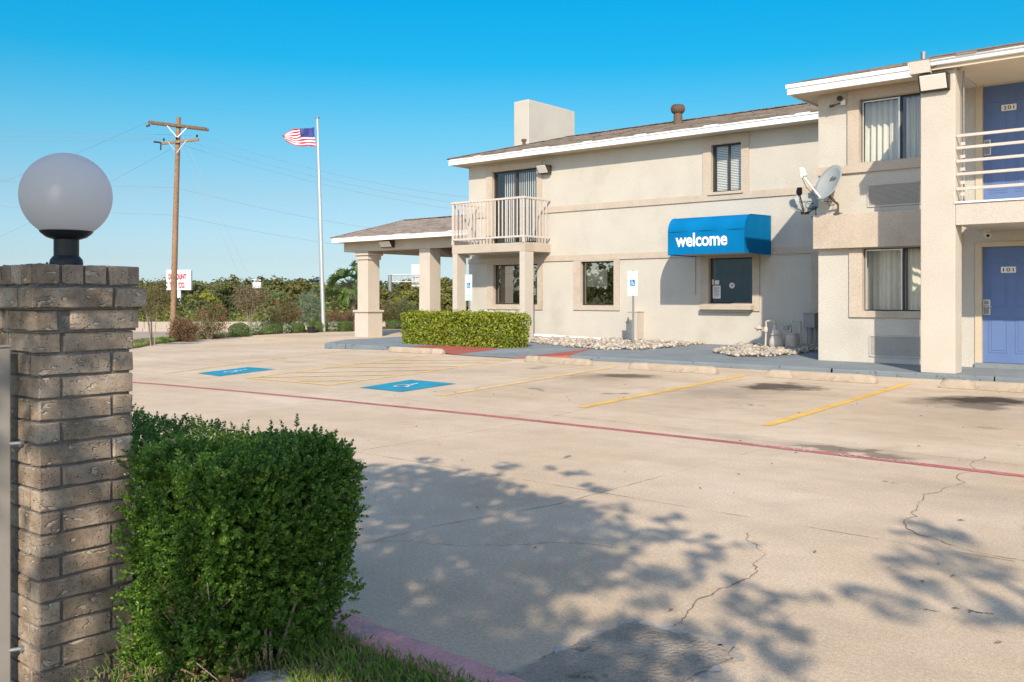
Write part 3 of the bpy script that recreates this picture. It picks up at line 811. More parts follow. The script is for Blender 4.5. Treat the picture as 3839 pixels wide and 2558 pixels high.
# motel walkway with its ramp
ZW = .09
mb = MB()
top = [(-19.4, 15.50), (-16.3, 15.45), (-16.6, 17.3), (-13.95, 16.3), (-12.45, 17.9), (-11.35, 15.47), (9, 15.47), (9, 21.6), (-20.9, 21.6), (-20.8, 19.5), (-20.45, 17.0)]
mb.face(*[(x, y, ZW) for x, y in top])
walk = tag(mb.build('walkway', M['walk']), kind='structure')
mb = MB()
def kerb_run(pts):
    for (a0, b0), (a1, b1) in zip(pts, pts[1:]):
        d = Vector((a1 - a0, b1 - b0, 0)).normalized(); n_ = Vector((d.y, -d.x, 0))
        q = [Vector((a0, b0, 0)), Vector((a1, b1, 0))]
        mb.face(q[0] + Vector((0, 0, ZW)), q[1] + Vector((0, 0, ZW)), q[1] + n_ * .018 + Vector((0, 0, ZW - .022)), q[0] + n_ * .018 + Vector((0, 0, ZW - .022)))
        mb.face(q[0] + n_ * .018 + Vector((0, 0, ZW - .022)), q[1] + n_ * .018 + Vector((0, 0, ZW - .022)), q[1] + n_ * .03 + Vector((0, 0, -.2)), q[0] + n_ * .03 + Vector((0, 0, -.2)))
kerb_run([(-20.9, 21.6), (-20.8, 19.5), (-20.45, 17.0), (-19.4, 15.50)])
kerb_run([(-19.4, 15.50), (-18.55, 15.49)])
kerb_run([(-18.53, 15.487), (-16.3, 15.45)])
kerb_run([(-11.35, 15.47), (-8.5, 15.46), (-5.86, 15.47)])
kerb_run([(-5.83, 15.475), (-4.2, 15.465), (-3.35, 15.47)])
kerb_run([(-3.33, 15.465), (9, 15.47)])
mb.build('kerb', M['walk_kerb'], walk)
A_, B_, C_, D_, E_, F_, H_ = (-16.3, 15.45, ZW), (-16.6, 17.3, ZW), (-13.95, 16.3, ZW), (-14.2, 15.02, .012), (-12.45, 17.9, ZW), (-12.5, 14.95, .012), (-11.35, 15.47, ZW)
mb = MB(); mb.face(A_, D_, C_, B_); mb.build('red_flare', M['redramp'], walk)
mb = MB(); mb.face(D_, F_, E_, C_); mb.build('ramp', M['walk'], walk)
mb = MB(); mb.face(F_, H_, E_); mb.face(F_, (-11.31, 15.43, -.02), (-11.35, 15.44, ZW), ); mb.build('red_flare', M['redramp'], walk)
mb = MB(); mb.face((-11.36, 15.455, ZW + .003), (-11.34, 15.44, -.02), (-12.45, 14.99, -.02), (-12.45, 15.0, .02)); mb.build('red_flare', M['redramp'], walk)

# service road and barrier beyond the bed
RV = Vector((math.cos(math.radians(39.9)), math.sin(math.radians(39.9)), 0)); FV = Vector((-math.sin(math.radians(39.9)), math.cos(math.radians(39.9)), 0))
def dr(D, Lt, z): p = FV * D + RV * Lt; return (p.x, p.y, z)
mb = MB()
mb.face(dr(44, -80, -.93), dr(44, 40, -.93), dr(60, 40, -.93), dr(60, -80, -.93))
tag(mb.build('road', M['asphalt']), kind='structure')
bar = thing('barrier_wall', 'long pale concrete barrier wall along the far side of the road', 'wall', dr(60, -20, -1.0))
for k in range(14):
    l0 = -80 + k * 8
    mb = MB()
    for (d0, d1, z0, z1) in ((59.7, 60.5, -1.1, -.75), (59.95, 60.3, -.75, -.30)):
        mb.obox(dr((d0 + d1) / 2, l0 + 4, (z0 + z1) / 2), (RV, FV, (0, 0, 1)), (3.985, (d1 - d0) / 2, (z1 - z0) / 2))
    mb.build('barrier_panel', M['barrier'], bar)

# soil bed along the edge of the lot
bv = []; bf = []
yy = np.linspace(8, 40, 90)
for y in yy:
    xe = x_edge(y)
    for k, (dx, dz) in enumerate(((.12, -.03), (0, .02), (-.35, .05), (-1.2, .06), (-2.6, .0), (-4.5, -.5))):
        bv.append((xe + dx + random.gauss(0, .05) * (k > 0), y, z_lot(xe, y) + dz + random.gauss(0, .012)))
for r in range(len(yy) - 1):
    for i in range(5): bf.append((r * 6 + i, r * 6 + i + 1, (r + 1) * 6 + i + 1, (r + 1) * 6 + i))
me = bpy.data.meshes.new('planting_bed'); me.from_pydata(bv, [], bf)
tag(link('planting_bed', me, M['mulch']), kind='structure')
n = 6000
yb = rng.uniform(9, 24, n); xb = np.array([x_edge(v) for v in yb]) - rng.random(n) ** 2 * 1.2
P = np.stack([xb, yb, np.array([z_lot(a_, b_) for a_, b_ in zip(xb, yb)]) + .06 + rng.random(n) * .05], 1)
ok = (np.sin(yb * 2.2) + rng.normal(0, .6, n) > -.1)
tag(leaf_obj('verge_grass', P[ok], .09, M['grass'], bias=np.array([[0, 0, 1.]]), amt=.1, aspect=.22), kind='stuff')

# =================================================================== MOTEL
YL, YW = 21.5, 17.35

def wall_y(mb, Y, x0, x1, z0, z1, holes=(), th=.18):
    """a wall facing -Y with openings, their reveals and its back"""
    xs = sorted({x0, x1, *[h[0] for h in holes], *[h[1] for h in holes]})
    zs = sorted({z0, z1, *[h[2] for h in holes], *[h[3] for h in holes]})
    for a0, a1 in zip(xs, xs[1:]):
        for b0, b1 in zip(zs, zs[1:]):
            cx, cz = (a0 + a1) / 2, (b0 + b1) / 2
            if any(h[0] < cx < h[1] and h[2] < cz < h[3] for h in holes): continue
            mb.face((a0, Y, b0), (a1, Y, b0), (a1, Y, b1), (a0, Y, b1))
            mb.face((a0, Y + th, b0), (a0, Y + th, b1), (a1, Y + th, b1), (a1, Y + th, b0))
    for h in holes:
        a0, a1, b0, b1 = h[:4]
        mb.face((a0, Y, b0), (a0, Y, b1), (a0, Y + th, b1), (a0, Y + th, b0))
        mb.face((a1, Y, b0), (a1, Y + th, b0), (a1, Y + th, b1), (a1, Y, b1))
        mb.face((a0, Y, b0), (a0, Y + th, b0), (a1, Y + th, b0), (a1, Y, b0))
        mb.face((a0, Y, b1), (a1, Y, b1), (a1, Y + th, b1), (a0, Y + th, b1))
    mb.face((x0, Y, z0), (x0, Y, z1), (x0, Y + th, z1), (x0, Y + th, z0))
    mb.face((x1, Y, z0), (x1, Y + th, z0), (x1, Y + th, z1), (x1, Y, z1))
    mb.face((x0, Y, z1), (x1, Y, z1), (x1, Y + th, z1), (x0, Y + th, z1))

def frame_boxes(mb, x0, x1, z0, z1, Y, d, fw, mull=(), mw=None):
    mw = mw or fw
    mb.box(x0, x1, Y, Y + d, z1 - fw, z1); mb.box(x0, x1, Y, Y + d, z0, z0 + fw)
    mb.box(x0, x0 + fw, Y, Y + d, z0 + fw, z1 - fw); mb.box(x1 - fw, x1, Y, Y + d, z0 + fw, z1 - fw)
    for m_ in mull: mb.box(m_ - mw / 2, m_ + mw / 2, Y - .004, Y + d, z0 + fw, z1 - fw)

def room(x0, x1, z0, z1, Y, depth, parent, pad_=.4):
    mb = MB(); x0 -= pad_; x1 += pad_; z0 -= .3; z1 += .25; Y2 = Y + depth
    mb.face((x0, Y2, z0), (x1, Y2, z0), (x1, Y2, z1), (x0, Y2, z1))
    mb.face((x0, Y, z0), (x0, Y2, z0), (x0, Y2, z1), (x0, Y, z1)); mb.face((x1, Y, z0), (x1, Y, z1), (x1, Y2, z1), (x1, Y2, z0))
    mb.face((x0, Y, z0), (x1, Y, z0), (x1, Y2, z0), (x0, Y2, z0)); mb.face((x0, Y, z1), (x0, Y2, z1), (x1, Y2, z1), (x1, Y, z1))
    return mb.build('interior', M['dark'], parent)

def window(parent, x0, x1, z0, z1, Y, mull=(), fmat='dark_metal', fw=.045, glass='glass', rec=.09, mw=None, depth=1.6):
    mb = MB(); frame_boxes(mb, x0 + .002, x1 - .002, z0 + .002, z1 - .002, Y + rec, .05, fw, mull, mw)
    o = mb.build('window', M[fmat], parent, bevel=.004)
    edges = [x0 + fw] + [v for m_ in mull for v in (m_ - (mw or fw) / 2, m_ + (mw or fw) / 2)] + [x1 - fw]
    for a0, a1 in zip(edges[::2], edges[1::2]):
        MB().face((a0, Y + rec + .025, z0 + fw), (a1, Y + rec + .025, z0 + fw), (a1, Y + rec + .025, z1 - fw), (a0, Y + rec + .025, z1 - fw)).build('pane', M[glass], o)
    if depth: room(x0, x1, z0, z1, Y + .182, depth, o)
    return o

def curtain(parent, x0, x1, z0, z1, Y, folds, amp=.045, mat='curtain', ragged=.0, seed=1):
    rr = random.Random(seed); n_ = 90; v = []; f = []
    ph = [rr.uniform(0, 6) for _ in range(4)]
    for i in range(n_ + 1):
        t_ = i / n_; x = x0 + (x1 - x0) * t_
        q = math.sin(t_ * folds * 6.283 + ph[0] + .6 * math.sin(t_ * 7 + ph[1])) + .35 * math.sin(t_ * folds * 14.1 + ph[2])
        v += [(x, Y + amp * q, z0), (x, Y + amp * .8 * q + .004 * math.sin(i), (z0 + z1) / 2), (x, Y + amp * .6 * q, z1)]
    for i in range(n_):
        a0 = i * 3; f += [(a0, a0 + 3, a0 + 4, a0 + 1), (a0 + 1, a0 + 4, a0 + 5, a0 + 2)]
    mb = MB(); mb.v = v; mb.f = [list(q) for q in f]; mb.m = [0] * len(f)
    return mb.build('curtain', M[mat], parent, smooth=True)

def surround(parent, x0, x1, z0, z1, h, Y, pr=.035, mat='trim', name='window_trim'):
    """raised stucco band round an opening h"""
    mb = MB()
    a0, a1, b0, b1 = h
    mb.box(x0, a0, Y - pr, Y - .002, z0, z1); mb.box(a1, x1, Y - pr, Y - .002, z0, z1)
    mb.box(a0, a1, Y - pr, Y - .002, z0, b0); mb.box(a0, a1, Y - pr, Y - .002, b1, z1)
    # linings carry the band into the opening
    mb.box(a0 - .001, a0 + .012, Y - pr + .001, Y + .085, b0, b1); mb.box(a1 - .012, a1 + .001, Y - pr + .001, Y + .085, b0, b1)
    mb.box(a0 + .012, a1 - .012, Y - pr + .001, Y + .085, b0 - .001, b0 + .012); mb.box(a0 + .012, a1 - .012, Y - pr + .001, Y + .085, b1 - .012, b1 + .001)
    return mb.build(name, M[mat], parent)

def shingles(parent, rows, mat, tab=.33, lift=.014, course=.142, seed=0):
    """rows(k) -> (y,z,x0,x1) of each course line going up the slope"""
    rr = random.Random(seed); V = []; F = []
    for k in range(len(rows) - 1):
        y0, z0, xa, xb = rows[k]; y1, z1, xc, xd = rows[k + 1]
        x = xa - rr.random() * tab
        while x < xb:
            w_ = tab * rr.uniform(.55, 1.35); p, q = max(x, xa), min(x + w_, xb)
            if q - p > .02:
                l_ = lift * rr.uniform(.6, 1.4); j = rr.uniform(-.012, .012)
                p2, q2 = max(min(p, xd), xc), max(min(q, xd), xc)
                n_ = len(V)
                V += [(p, y0 - .01 + j, z0 - .012), (q, y0 - .01 + j, z0 - .012), (q, y0 - .01 + j, z0 + l_), (p, y0 - .01 + j, z0 + l_), (q2, y1, z1 + .003), (p2, y1, z1 + .003)]
                F += [(n_, n_ + 1, n_ + 2, n_ + 3), (n_ + 3, n_ + 2, n_ + 4, n_ + 5)]
            x += w_
    off = np.array(root_loc(parent))
    return tag(link('shingles', fast_mesh('shingles', np.array(V) - off, F), M[mat], parent), kind='stuff')

def hip_roof(parent, x0, x1, ye, ze, m_, yr, hipx, mat, back=True, seed=0, left_x=None):
    """front slope rising from the eave to a ridge; a hip at the left end"""
    zr = ze + m_ * (yr - ye)
    n_ = int((yr - ye) / .139)
    rows = []
    for k in range(n_ + 1):
        t_ = k / n_
        rows.append((ye + (yr - ye) * t_, ze + (zr - ze) * t_ + .006, x0 + (hipx - x0) * t_, x1))
    mb = MB()
    mb.face((x0, ye, ze), (x1, ye, ze), (x1, yr, zr), (hipx, yr, zr))
    yb = 2 * yr - ye
    mb.face((x0, yb, ze), (x0, ye, ze), (hipx, yr, zr))
    mb.face((x0, yb, ze), (hipx, yr, zr), (x1, yr, zr), (x1, yb, ze))
    o = mb.build('roof', M['roofbase'], parent)
    shingles(o, rows, mat, seed=seed)
    # ridge and hip caps
    mb = MB(); rr = random.Random(seed + 5)
    x = hipx
    while x < x1:
        mb.obox((x + .12, yr, zr + .022 + rr.uniform(0, .006)), ((1, 0, .02), (0, 1, 0), (0, 0, 1)), (.14, .11, .009)); x += .25
    d = Vector((hipx - x0, yr - ye, zr - ze)); L_ = d.length; d.normalize(); s_ = d.cross(Vector((0, 0, 1))).normalized()
    k = 0.0
    while k < L_ - .2:
        p = Vector((x0, ye, ze)) + d * (k + .12)
        mb.obox(p + Vector((0, 0, .024 + rr.uniform(0, .008))), (d, s_, d.cross(s_)), (.14, .10, .009)); k += .25
    tag(mb.build('ridge_caps', M[mat], o), kind='stuff')
    return o

# ---------------------------------------------------------------- lobby block
lob = thing('lobby_building', 'two storey cream stucco motel lobby with blue welcome awning and corner balcony', 'motel building', (-13.3, YL, 0))
H_sl = (-18.77, -16.99, 2.93, 5.19); H_up = (-11.275, -10.415, 3.99, 5.235); H_w1 = (-18.72, -16.96, 1.07, 2.31); H_w2 = (-15.405, -14.246, 1.06, 2.33); H_sv = (-11.345, -10.113, 1.13, 2.32)
XL0 = -19.76
mb = MB(); wall_y(mb, YL, XL0, -6.7, -.2, 5.47, [H_sl, H_up, H_w1, H_w2, H_sv]); mb.build('wall', M['cream'], lob)
MB().box(XL0, XL0 + .18, YL + .182, 30, -.2, 5.47).build('side_wall', M['cream'], lob)
MB().box(XL0, -6.7, 30, 30.2, -.2, 5.47).build('rear_wall', M['cream'], lob)
MB().box(XL0 + .18, -6.7, YL + .19, 29.99, 5.48, 5.52).build('ceiling', M['dark'], lob)
# bands
mb = MB()
mb.box(XL0 - .01, -19.0, YL - .035, YL - .002, 3.787, 3.961); mb.box(-16.8, -11.5, YL - .035, YL - .002, 3.787, 3.961); mb.box(-10.215, -6.9, YL - .035, YL - .002, 3.787, 3.961)
mb.box(-11.5, -10.215, YL - .035, YL - .002, 3.787, 3.90)
mb.build('upper_band', M['trim'], lob)
mb = MB()
mb.box(XL0 - .01, -11.565, YL - .035, YL - .002, 2.356, 2.52); mb.box(-9.935, -6.9, YL - .035, YL - .002, 2.356, 2.52)
mb.box(-11.565, -9.935, YL - .035, YL - .002, 2.362, 2.52)
mb.build('lower_band', M['trim'], lob)
MB().box(-8.62, -8.25, YL - .034, YL - .002, .75, 2.354).build('corner_band', M['trim'], lob)

# upper sliding door behind the balcony
o = window(lob, *H_sl, YL, (-17.86,), 'dark_metal', .06, 'glass', .08, .09, 2.0); o.name = 'sliding_door'
surround(o, -19.0, -16.8, 2.885, 5.37, H_sl, YL, name='door_trim')
mb = MB()
for k in range(17):
    x = -18.44 + k * .083
    mb.obox((x, YL + .24, 4.03), ((math.cos(.35), -math.sin(.35), 0), (math.sin(.35), math.cos(.35), 0), (0, 0, 1)), (.030, .002, 1.06))
tag(mb.build('vertical_blind', M['blind'], o), kind='stuff')
# upper window with a slatted blind
o = window(lob, *H_up, YL, (-10.815,), 'dark_metal', .05, 'glass', .09, .05, 1.5)
surround(o, -11.5, -10.215, 3.90, 5.455, H_up, YL)
MB().box(-11.34, -10.36, YL - .07, YL - .036, 3.93, 3.985).build('sill', M['trim'], o)
for k in range(27):
    MB().obox((-10.845, YL + .22, 4.06 + k * .043), ((1, 0, 0), (0, .42, .907), (0, .907, -.42)), (.37, .0155, .0012)).build('slat', M['blind'], o)
# ground floor windows
o = window(lob, *H_w1, YL, (-17.66,), 'dark_metal', .05, 'glassdark', .085, .05, 3)
surround(o, -18.976, -16.777, .93, 2.352, H_w1, YL)
mb = MB(); mb.box(-18.56, -17.84, YL + .16, YL + .168, 1.63, 2.15)
ps = mb.build('poster', M['poster'], o)
text('poster_lettering', 'OLLOW', .50, .07, (-18.52, YL + .158, 1.99), (1, 0, 0), (0, 0, 1), M['ink'], o, bold=.01)
o = window(lob, *H_w2, YL, (), 'dark_metal', .05, 'glassdark', .085, None, 3)
surround(o, -15.644, -14.07, .933, 2.352, H_w2, YL)
mb = MB(); mb.box(-15.32, -14.62, YL + .19, YL + .195, 1.60, 2.08); mb.build('notice', M['paper'], o)
# service window under the awning
o = window(lob, *H_sv, YL, (), 'dark_metal', .045, 'glassdark', .085, None, 3)
surround(o, -11.56, -9.935, .955, 2.358, H_sv, YL)
mb = MB(); mb.box(-11.50, -10.08, YL - .20, YL - .036, .985, 1.105); mb.build('ledge', M['trim'], o, bevel=.008)
mb = MB(); mb.box(-11.42, -10.16, YL - .10, YL - .036, .93, .984); mb.build('ledge_bracket', M['cream'], o)
Yp = YL + .10
for nm, a0, a1, b0, b1 in (('notice', -11.28, -11.06, 1.27, 1.60), ('notice', -11.22, -11.10, 1.63, 1.74), ('notice', -11.33, -11.25, 1.63, 1.76)):
    MB().box(a0, a1, Yp, Yp + .003, b0, b1).build(nm, M['paper'], o)
mb = MB()
for k in range(9): mb.box(-11.25, -11.09 - .03 * (k % 3 == 2), Yp - .002, Yp - .001, 1.55 - k * .028, 1.558 - k * .028)
mb.build('print', M['ink'], o)
mb = MB(); mb.prism([(math.cos(k * .3927) * .075 - 10.74, math.sin(k * .3927) * .075 + 1.60) for k in range(16)], Yp, Yp + .003, lambda u, v, q: (u, q, v)); mb.build('round_sticker', M['paper'], o)
mb = MB()
for r_ in (.026, .012):
    for k in range(4): mb.box(-10.74 - .03 + k * .018, -10.74 - .022 + k * .018, Yp - .002, Yp - .001, 1.60 - r_, 1.60 + r_)
mb.build('print', M['ink'], o)
MB().box(-11.30, -11.265, YL + .2, YL + .24, 1.1, 2.3).build('curtain_edge', M['curtain'], o)

# awning
aw_prof = []
YF, ZB, ZT, R_ = 20.0, 2.352, 3.275, .36
aw_prof = [(YF, ZB), (YF, ZT - R_)] + [(YF + R_ - R_ * math.cos(a_), ZT - R_ + R_ * math.sin(a_)) for a_ in np.linspace(.2, math.pi / 2, 9)] + [(YL - .04, ZT + .03)]
mb = MB(); x0, x1 = -11.67, -9.625
n_ = 14
for (a_, b_) in zip(aw_prof, aw_prof[1:]):
    for k in range(n_):
        u0, u1 = x0 + (x1 - x0) * k / n_, x0 + (x1 - x0) * (k + 1) / n_
        w0_ = lambda u, p: (u, p[0] + .010 * math.sin((u - x0) / (x1 - x0) * 15.7) * (1 if ZB + .02 < p[1] < ZT - .02 else 0), p[1])
        mb.face(w0_(u0, a_), w0_(u1, a_), w0_(u1, b_), w0_(u0, b_))
mb.face(*[(x0, *p) for p in aw_prof + [(YL - .04, ZB)]]); mb.face(*[(x1, *p) for p in aw_prof + [(YL - .04, ZB)]])
aw = mb.build('awning', M['awning'], lob, smooth=True)
mb = MB(); mb.face((x0 + .01, YF + .01, ZB + .012), (x1 - .01, YF + .01, ZB + .012), (x1 - .01, YL - .05, ZB + .012), (x0 + .01, YL - .05, ZB + .012)); mb.build('awning_underside', M['trim'], aw)
mb = MB()
for p in ((YF, ZB), (YF, ZT - R_)): mb.path([(x0, p[0] - .004, p[1]), (x1, p[0] - .004, p[1])], .006, 6)
for xx in (x0, x1): mb.path([(xx, YF, ZB), (xx, YL - .05, ZB)], .011, 6); mb.path([(xx, *p) for p in aw_prof], .007, 6)
mb.build('awning_frame', M['awning'], aw)
text('awning_lettering', 'welcome', 1.39, .335, (-11.455, YF - .006, 2.535), (1, 0, 0), (0, 0, 1), M['letter'], aw, depth=.004, bold=.022, spacing=.97)
MB().path([(-11.73, YL - .02, 2.35), (-11.73, YL - .02, 1.36)], .022, 8).build('conduit', M['post'], lob)

# eave, fascia, roof
ER, EZ = 20.97, 5.635
XE = -20.14
mb = MB(); mb.box(XE, -6.75, ER, ER + .04, 5.452, EZ); mb.box(XE, XE + .04, ER + .04, 27.6, 5.452, EZ); mb.build('fascia', M['white'], lob, bevel=.004)
mb = MB(); mb.box(XE - .02, -6.75, ER - .022, ER - .001, EZ - .05, EZ + .008); mb.box(XE - .022, XE - .001, ER, 27.6, EZ - .05, EZ + .008); mb.build('drip_edge', M['white'], lob)
mb = MB(); mb.face((XE + .041, ER + .041, 5.462), (-6.75, ER + .041, 5.462), (-6.75, YL, 5.462), (XE + .041, YL, 5.462)); mb.face((XE + .041, YL, 5.462), (XL0, YL, 5.462), (XL0, 27.6, 5.462), (XE + .041, 27.6, 5.462)); mb.build('soffit', M['soffit'], lob)
hip_roof(lob, XE - .02, -6.6, ER - .02, EZ, .27, 24.3, -17.95, 'shingle', seed=2)
def roof_z(y): return EZ + .27 * (y - ER)
# turbine vent, small vent
tv = thing('turbine_vent', 'brown ribbed turbine vent standing on the lobby roof slope', 'roof vent', (-13.27, 23.3, roof_z(23.3) - .05))
mb = MB(); c = (-13.27, 23.3, roof_z(23.3) - .1); mb.lathe([(.135, 0), (.125, .36), (.115, .40)], c, 16); mb.build('duct', M['rust'], tv, smooth=True)
c2 = Vector(c) + Vector((0, 0, .40)); mb = MB(); mb.lathe([(.11, 0), (.175, .07), (.19, .14), (.17, .21), (.10, .26), (.02, .275)], c2, 20); hd = mb.build('turbine_head', M['rust'], tv, smooth=True)
for k in range(18):
    a_ = k * math.pi / 9; r_ = Vector((math.cos(a_), math.sin(a_), 0)); tq = Vector((-math.sin(a_), math.cos(a_), 0))
    MB().path([c2 + r_ * q + tq * .02 * i + Vector((0, 0, z)) for i, (q, z) in enumerate(((.115, .005), (.182, .07), (.198, .14), (.178, .21), (.105, .265)))], .011, 5).build('fin', M['rust'], hd)
mb = MB(); c = (-18.85, 23.15, 6.2); mb.lathe([(.055, -.1), (.055, .16), (.085, .17), (.085, .23), (.03, .25)], c, 10); tag(mb.build('pipe_vent', M['rust'], None, smooth=True, origin=c), 'small brown pipe vent near the left end of the lobby roof', 'roof vent')
# chimney stack
ch = thing('chimney', 'tall plain cream stucco chimney stack rising behind the lobby roof', 'chimney', (-21.3, 27.4, -.2))
k_ = 26.0 / 26.9
cx0, cx1 = -22.399 * k_, -21.678 * k_
MB().box(cx0, cx1, 26.0, 28.85, -.2, 1.3 + 7.436 * k_).build('stack', M['cream'], ch, bevel=.02)
MB().box(cx0 + .12, cx1 - .12, 26.15, 28.7, 1.3 + 7.436 * k_ + .001, 1.3 + 7.436 * k_ + .05).build('cap', M['trim'], ch)

# balcony
BX0, BX1, BY = -19.34, -16.481, 20.28
bal = MB().box(BX0, BX1, BY, YL - .037, 2.617, 2.872).build('balcony', M['trim'], lob, bevel=.008)
for (a0, a1) in ((-19.32, -19.13), (-16.682, -16.492)):
    MB().box(a0, a1, BY + .004, BY + .41, ZW, 2.616).build('post', M['post'], bal, bevel=.006)
mb = MB(); mb.box(BX0 - .03, BX1 + .01, BY - .03, BY + .015, 4.125, 4.183); mb.box(BX1 - .035, BX1 + .010, BY + .015, YL - .04, 4.125, 4.183); mb.box(BX0 - .01, BX0 + .035, BY + .015, YL - .04, 4.125, 4.183); mb.build('top_rail', M['rail'], bal, bevel=.004)
mb = MB(); mb.box(BX0, BX1, BY - .02, BY + .012, 3.018, 3.072); mb.box(BX1 - .032, BX1, BY + .012, YL - .04, 3.018, 3.072); mb.box(BX0, BX0 + .032, BY + .012, YL - .04, 3.018, 3.072); mb.build('bottom_rail', M['rail'], bal, bevel=.004)
for xx in np.linspace(BX0 + .07, BX1 - .14, 20):
    MB().box(xx - .016, xx + .016, BY - .012, BY + .01, 3.0725, 4.1245).build('baluster', M['rail'], bal)
for yy_ in np.linspace(BY + .13, YL - .2, 7):
    for xx in (BX0 + .016, BX1 - .018):
        MB().box(xx - .011, xx + .011, yy_ - .016, yy_ + .016, 3.0725, 4.1245).build('baluster', M['rail'], bal)
for xx in (BX0 + .03, BX1 - .045):
    MB().box(xx - .03, xx + .03, BY - .02, BY + .04, 2.873, 3.017).build('rail_foot', M['rail'], bal)
    MB().box(xx - .02, xx + .02, BY - .015, BY + .02, 3.0725, 4.1245).build('rail_post', M['rail'], bal)

# ---------------------------------------------------------------- room wing
wing = thing('room_wing', 'two storey cream stucco motel wing with blue room doors 101 and 201', 'motel building', (-2, YW, 0))
XW0, XW1 = -6.82, 7.5
H_u = (-6.04, -4.55, 3.80, 5.0); H_l = (-5.985, -4.5, 1.035, 2.222)
H_d1 = (-3.961, -3.045, .10, 2.178); H_d2 = (-3.952, -3.040, 2.79, 4.945)
H_a1 = (-5.855, -4.80, .20, .60); H_a2 = (-5.89, -4.83, 2.97, 3.395)
mb = MB(); wall_y(mb, YW, XW0, XW1, -.2, 5.21, [H_u, H_l, H_d1, H_d2, H_a1, H_a2]); mb.build('wall', M['cream'], wing)
MB().box(XW0, XW0 + .18, YW + .182, 26, -.2, 5.21).build('side_wall', M['cream'], wing)
MB().box(XW1, XW1 + .18, YW, 26, -.2, 5.2).build('side_wall', M['cream'], wing)
MB().box(XW0 + .185, XW1, 25.8, 26, -.2, 5.2).build('rear_wall', M['cream'], wing)
MB().box(XW0 + .185, XW1, YW + .19, 25.79, 5.20, 5.24).build('ceiling', M['dark'], wing)
MB().box(XW0 - .045, -4.30, YW - .16, YW - .002, 2.222, 2.868).build('floor_band', M['trim'], wing, bevel=.006)
mb = MB(); mb.box(XW0 - .03, -6.245, YW - .05, YW - .002, 3.632, 3.782); mb.box(-6.245, -4.30, YW - .05, YW - .002, 3.632, 3.75); mb.build('sill_band', M['trim'], wing)
for (hh_, mu, sd_, gl_) in ((H_u, -5.322, 3, 'glass'), (H_l, -5.28, 8, 'glass')):
    o = window(wing, *hh_, YW, (mu,), 'dark_metal', .032, gl_, .09, .05, 1.8)
    if hh_ is H_u: surround(o, -6.245, -4.32, 3.75, 5.185, hh_, YW, .05)
    else: surround(o, -6.218, -4.30, .928, 2.219, (hh_[0], hh_[1], hh_[2], 2.2185), YW, .04)
    MB().box(hh_[0] + .034, mu - .005, YW + .07, YW + .09, hh_[3] - .06, hh_[3] - .034).build('sash', M['alu'], o)
    MB().box(mu - .032, mu - .008, YW + .065, YW + .09, hh_[2] + .034, hh_[3] - .061).build('sash', M['alu'], o)
    MB().box(hh_[0] + .034, hh_[0] + .056, YW + .07, YW + .09, hh_[2] + .034, hh_[3] - .061).build('sash', M['alu'], o)
    curtain(o, hh_[0] - .05, mu - .03, hh_[2] - .02, hh_[3] - .03, YW + .30, 6, .05, seed=sd_)
    curtain(o, mu + .02, mu + (.30 if hh_ is H_u else .75), hh_[2] - .02, hh_[3] - .03, YW + .32, 3.2, .05, seed=sd_ + 1)
for hh_ in (H_a1, H_a2):
    a0, a1, b0, b1 = hh_
    mb = MB(); frame_boxes(mb, a0 + .002, a1 - .002, b0 + .002, b1 - .002, YW - .022, .06, .022); o = mb.build('air_conditioner_grille', M['grille'], wing, bevel=.003)
    MB().box(a0 + .01, a1 - .01, YW + .07, YW + .085, b0 + .01, b1 - .01).build('cavity', M['acdark'], o)
    nsl = 17
    for k in range(nsl):
        z = b0 + .034 + k * (b1 - b0 - .068) / (nsl - 1)
        MB().obox(((a0 + a1) / 2, YW - .005, z), ((1, 0, 0), (0, .82, .57), (0, -.57, .82)), ((a1 - a0) / 2 - .023, .012, .0045)).build('slat', M['grille'], o)

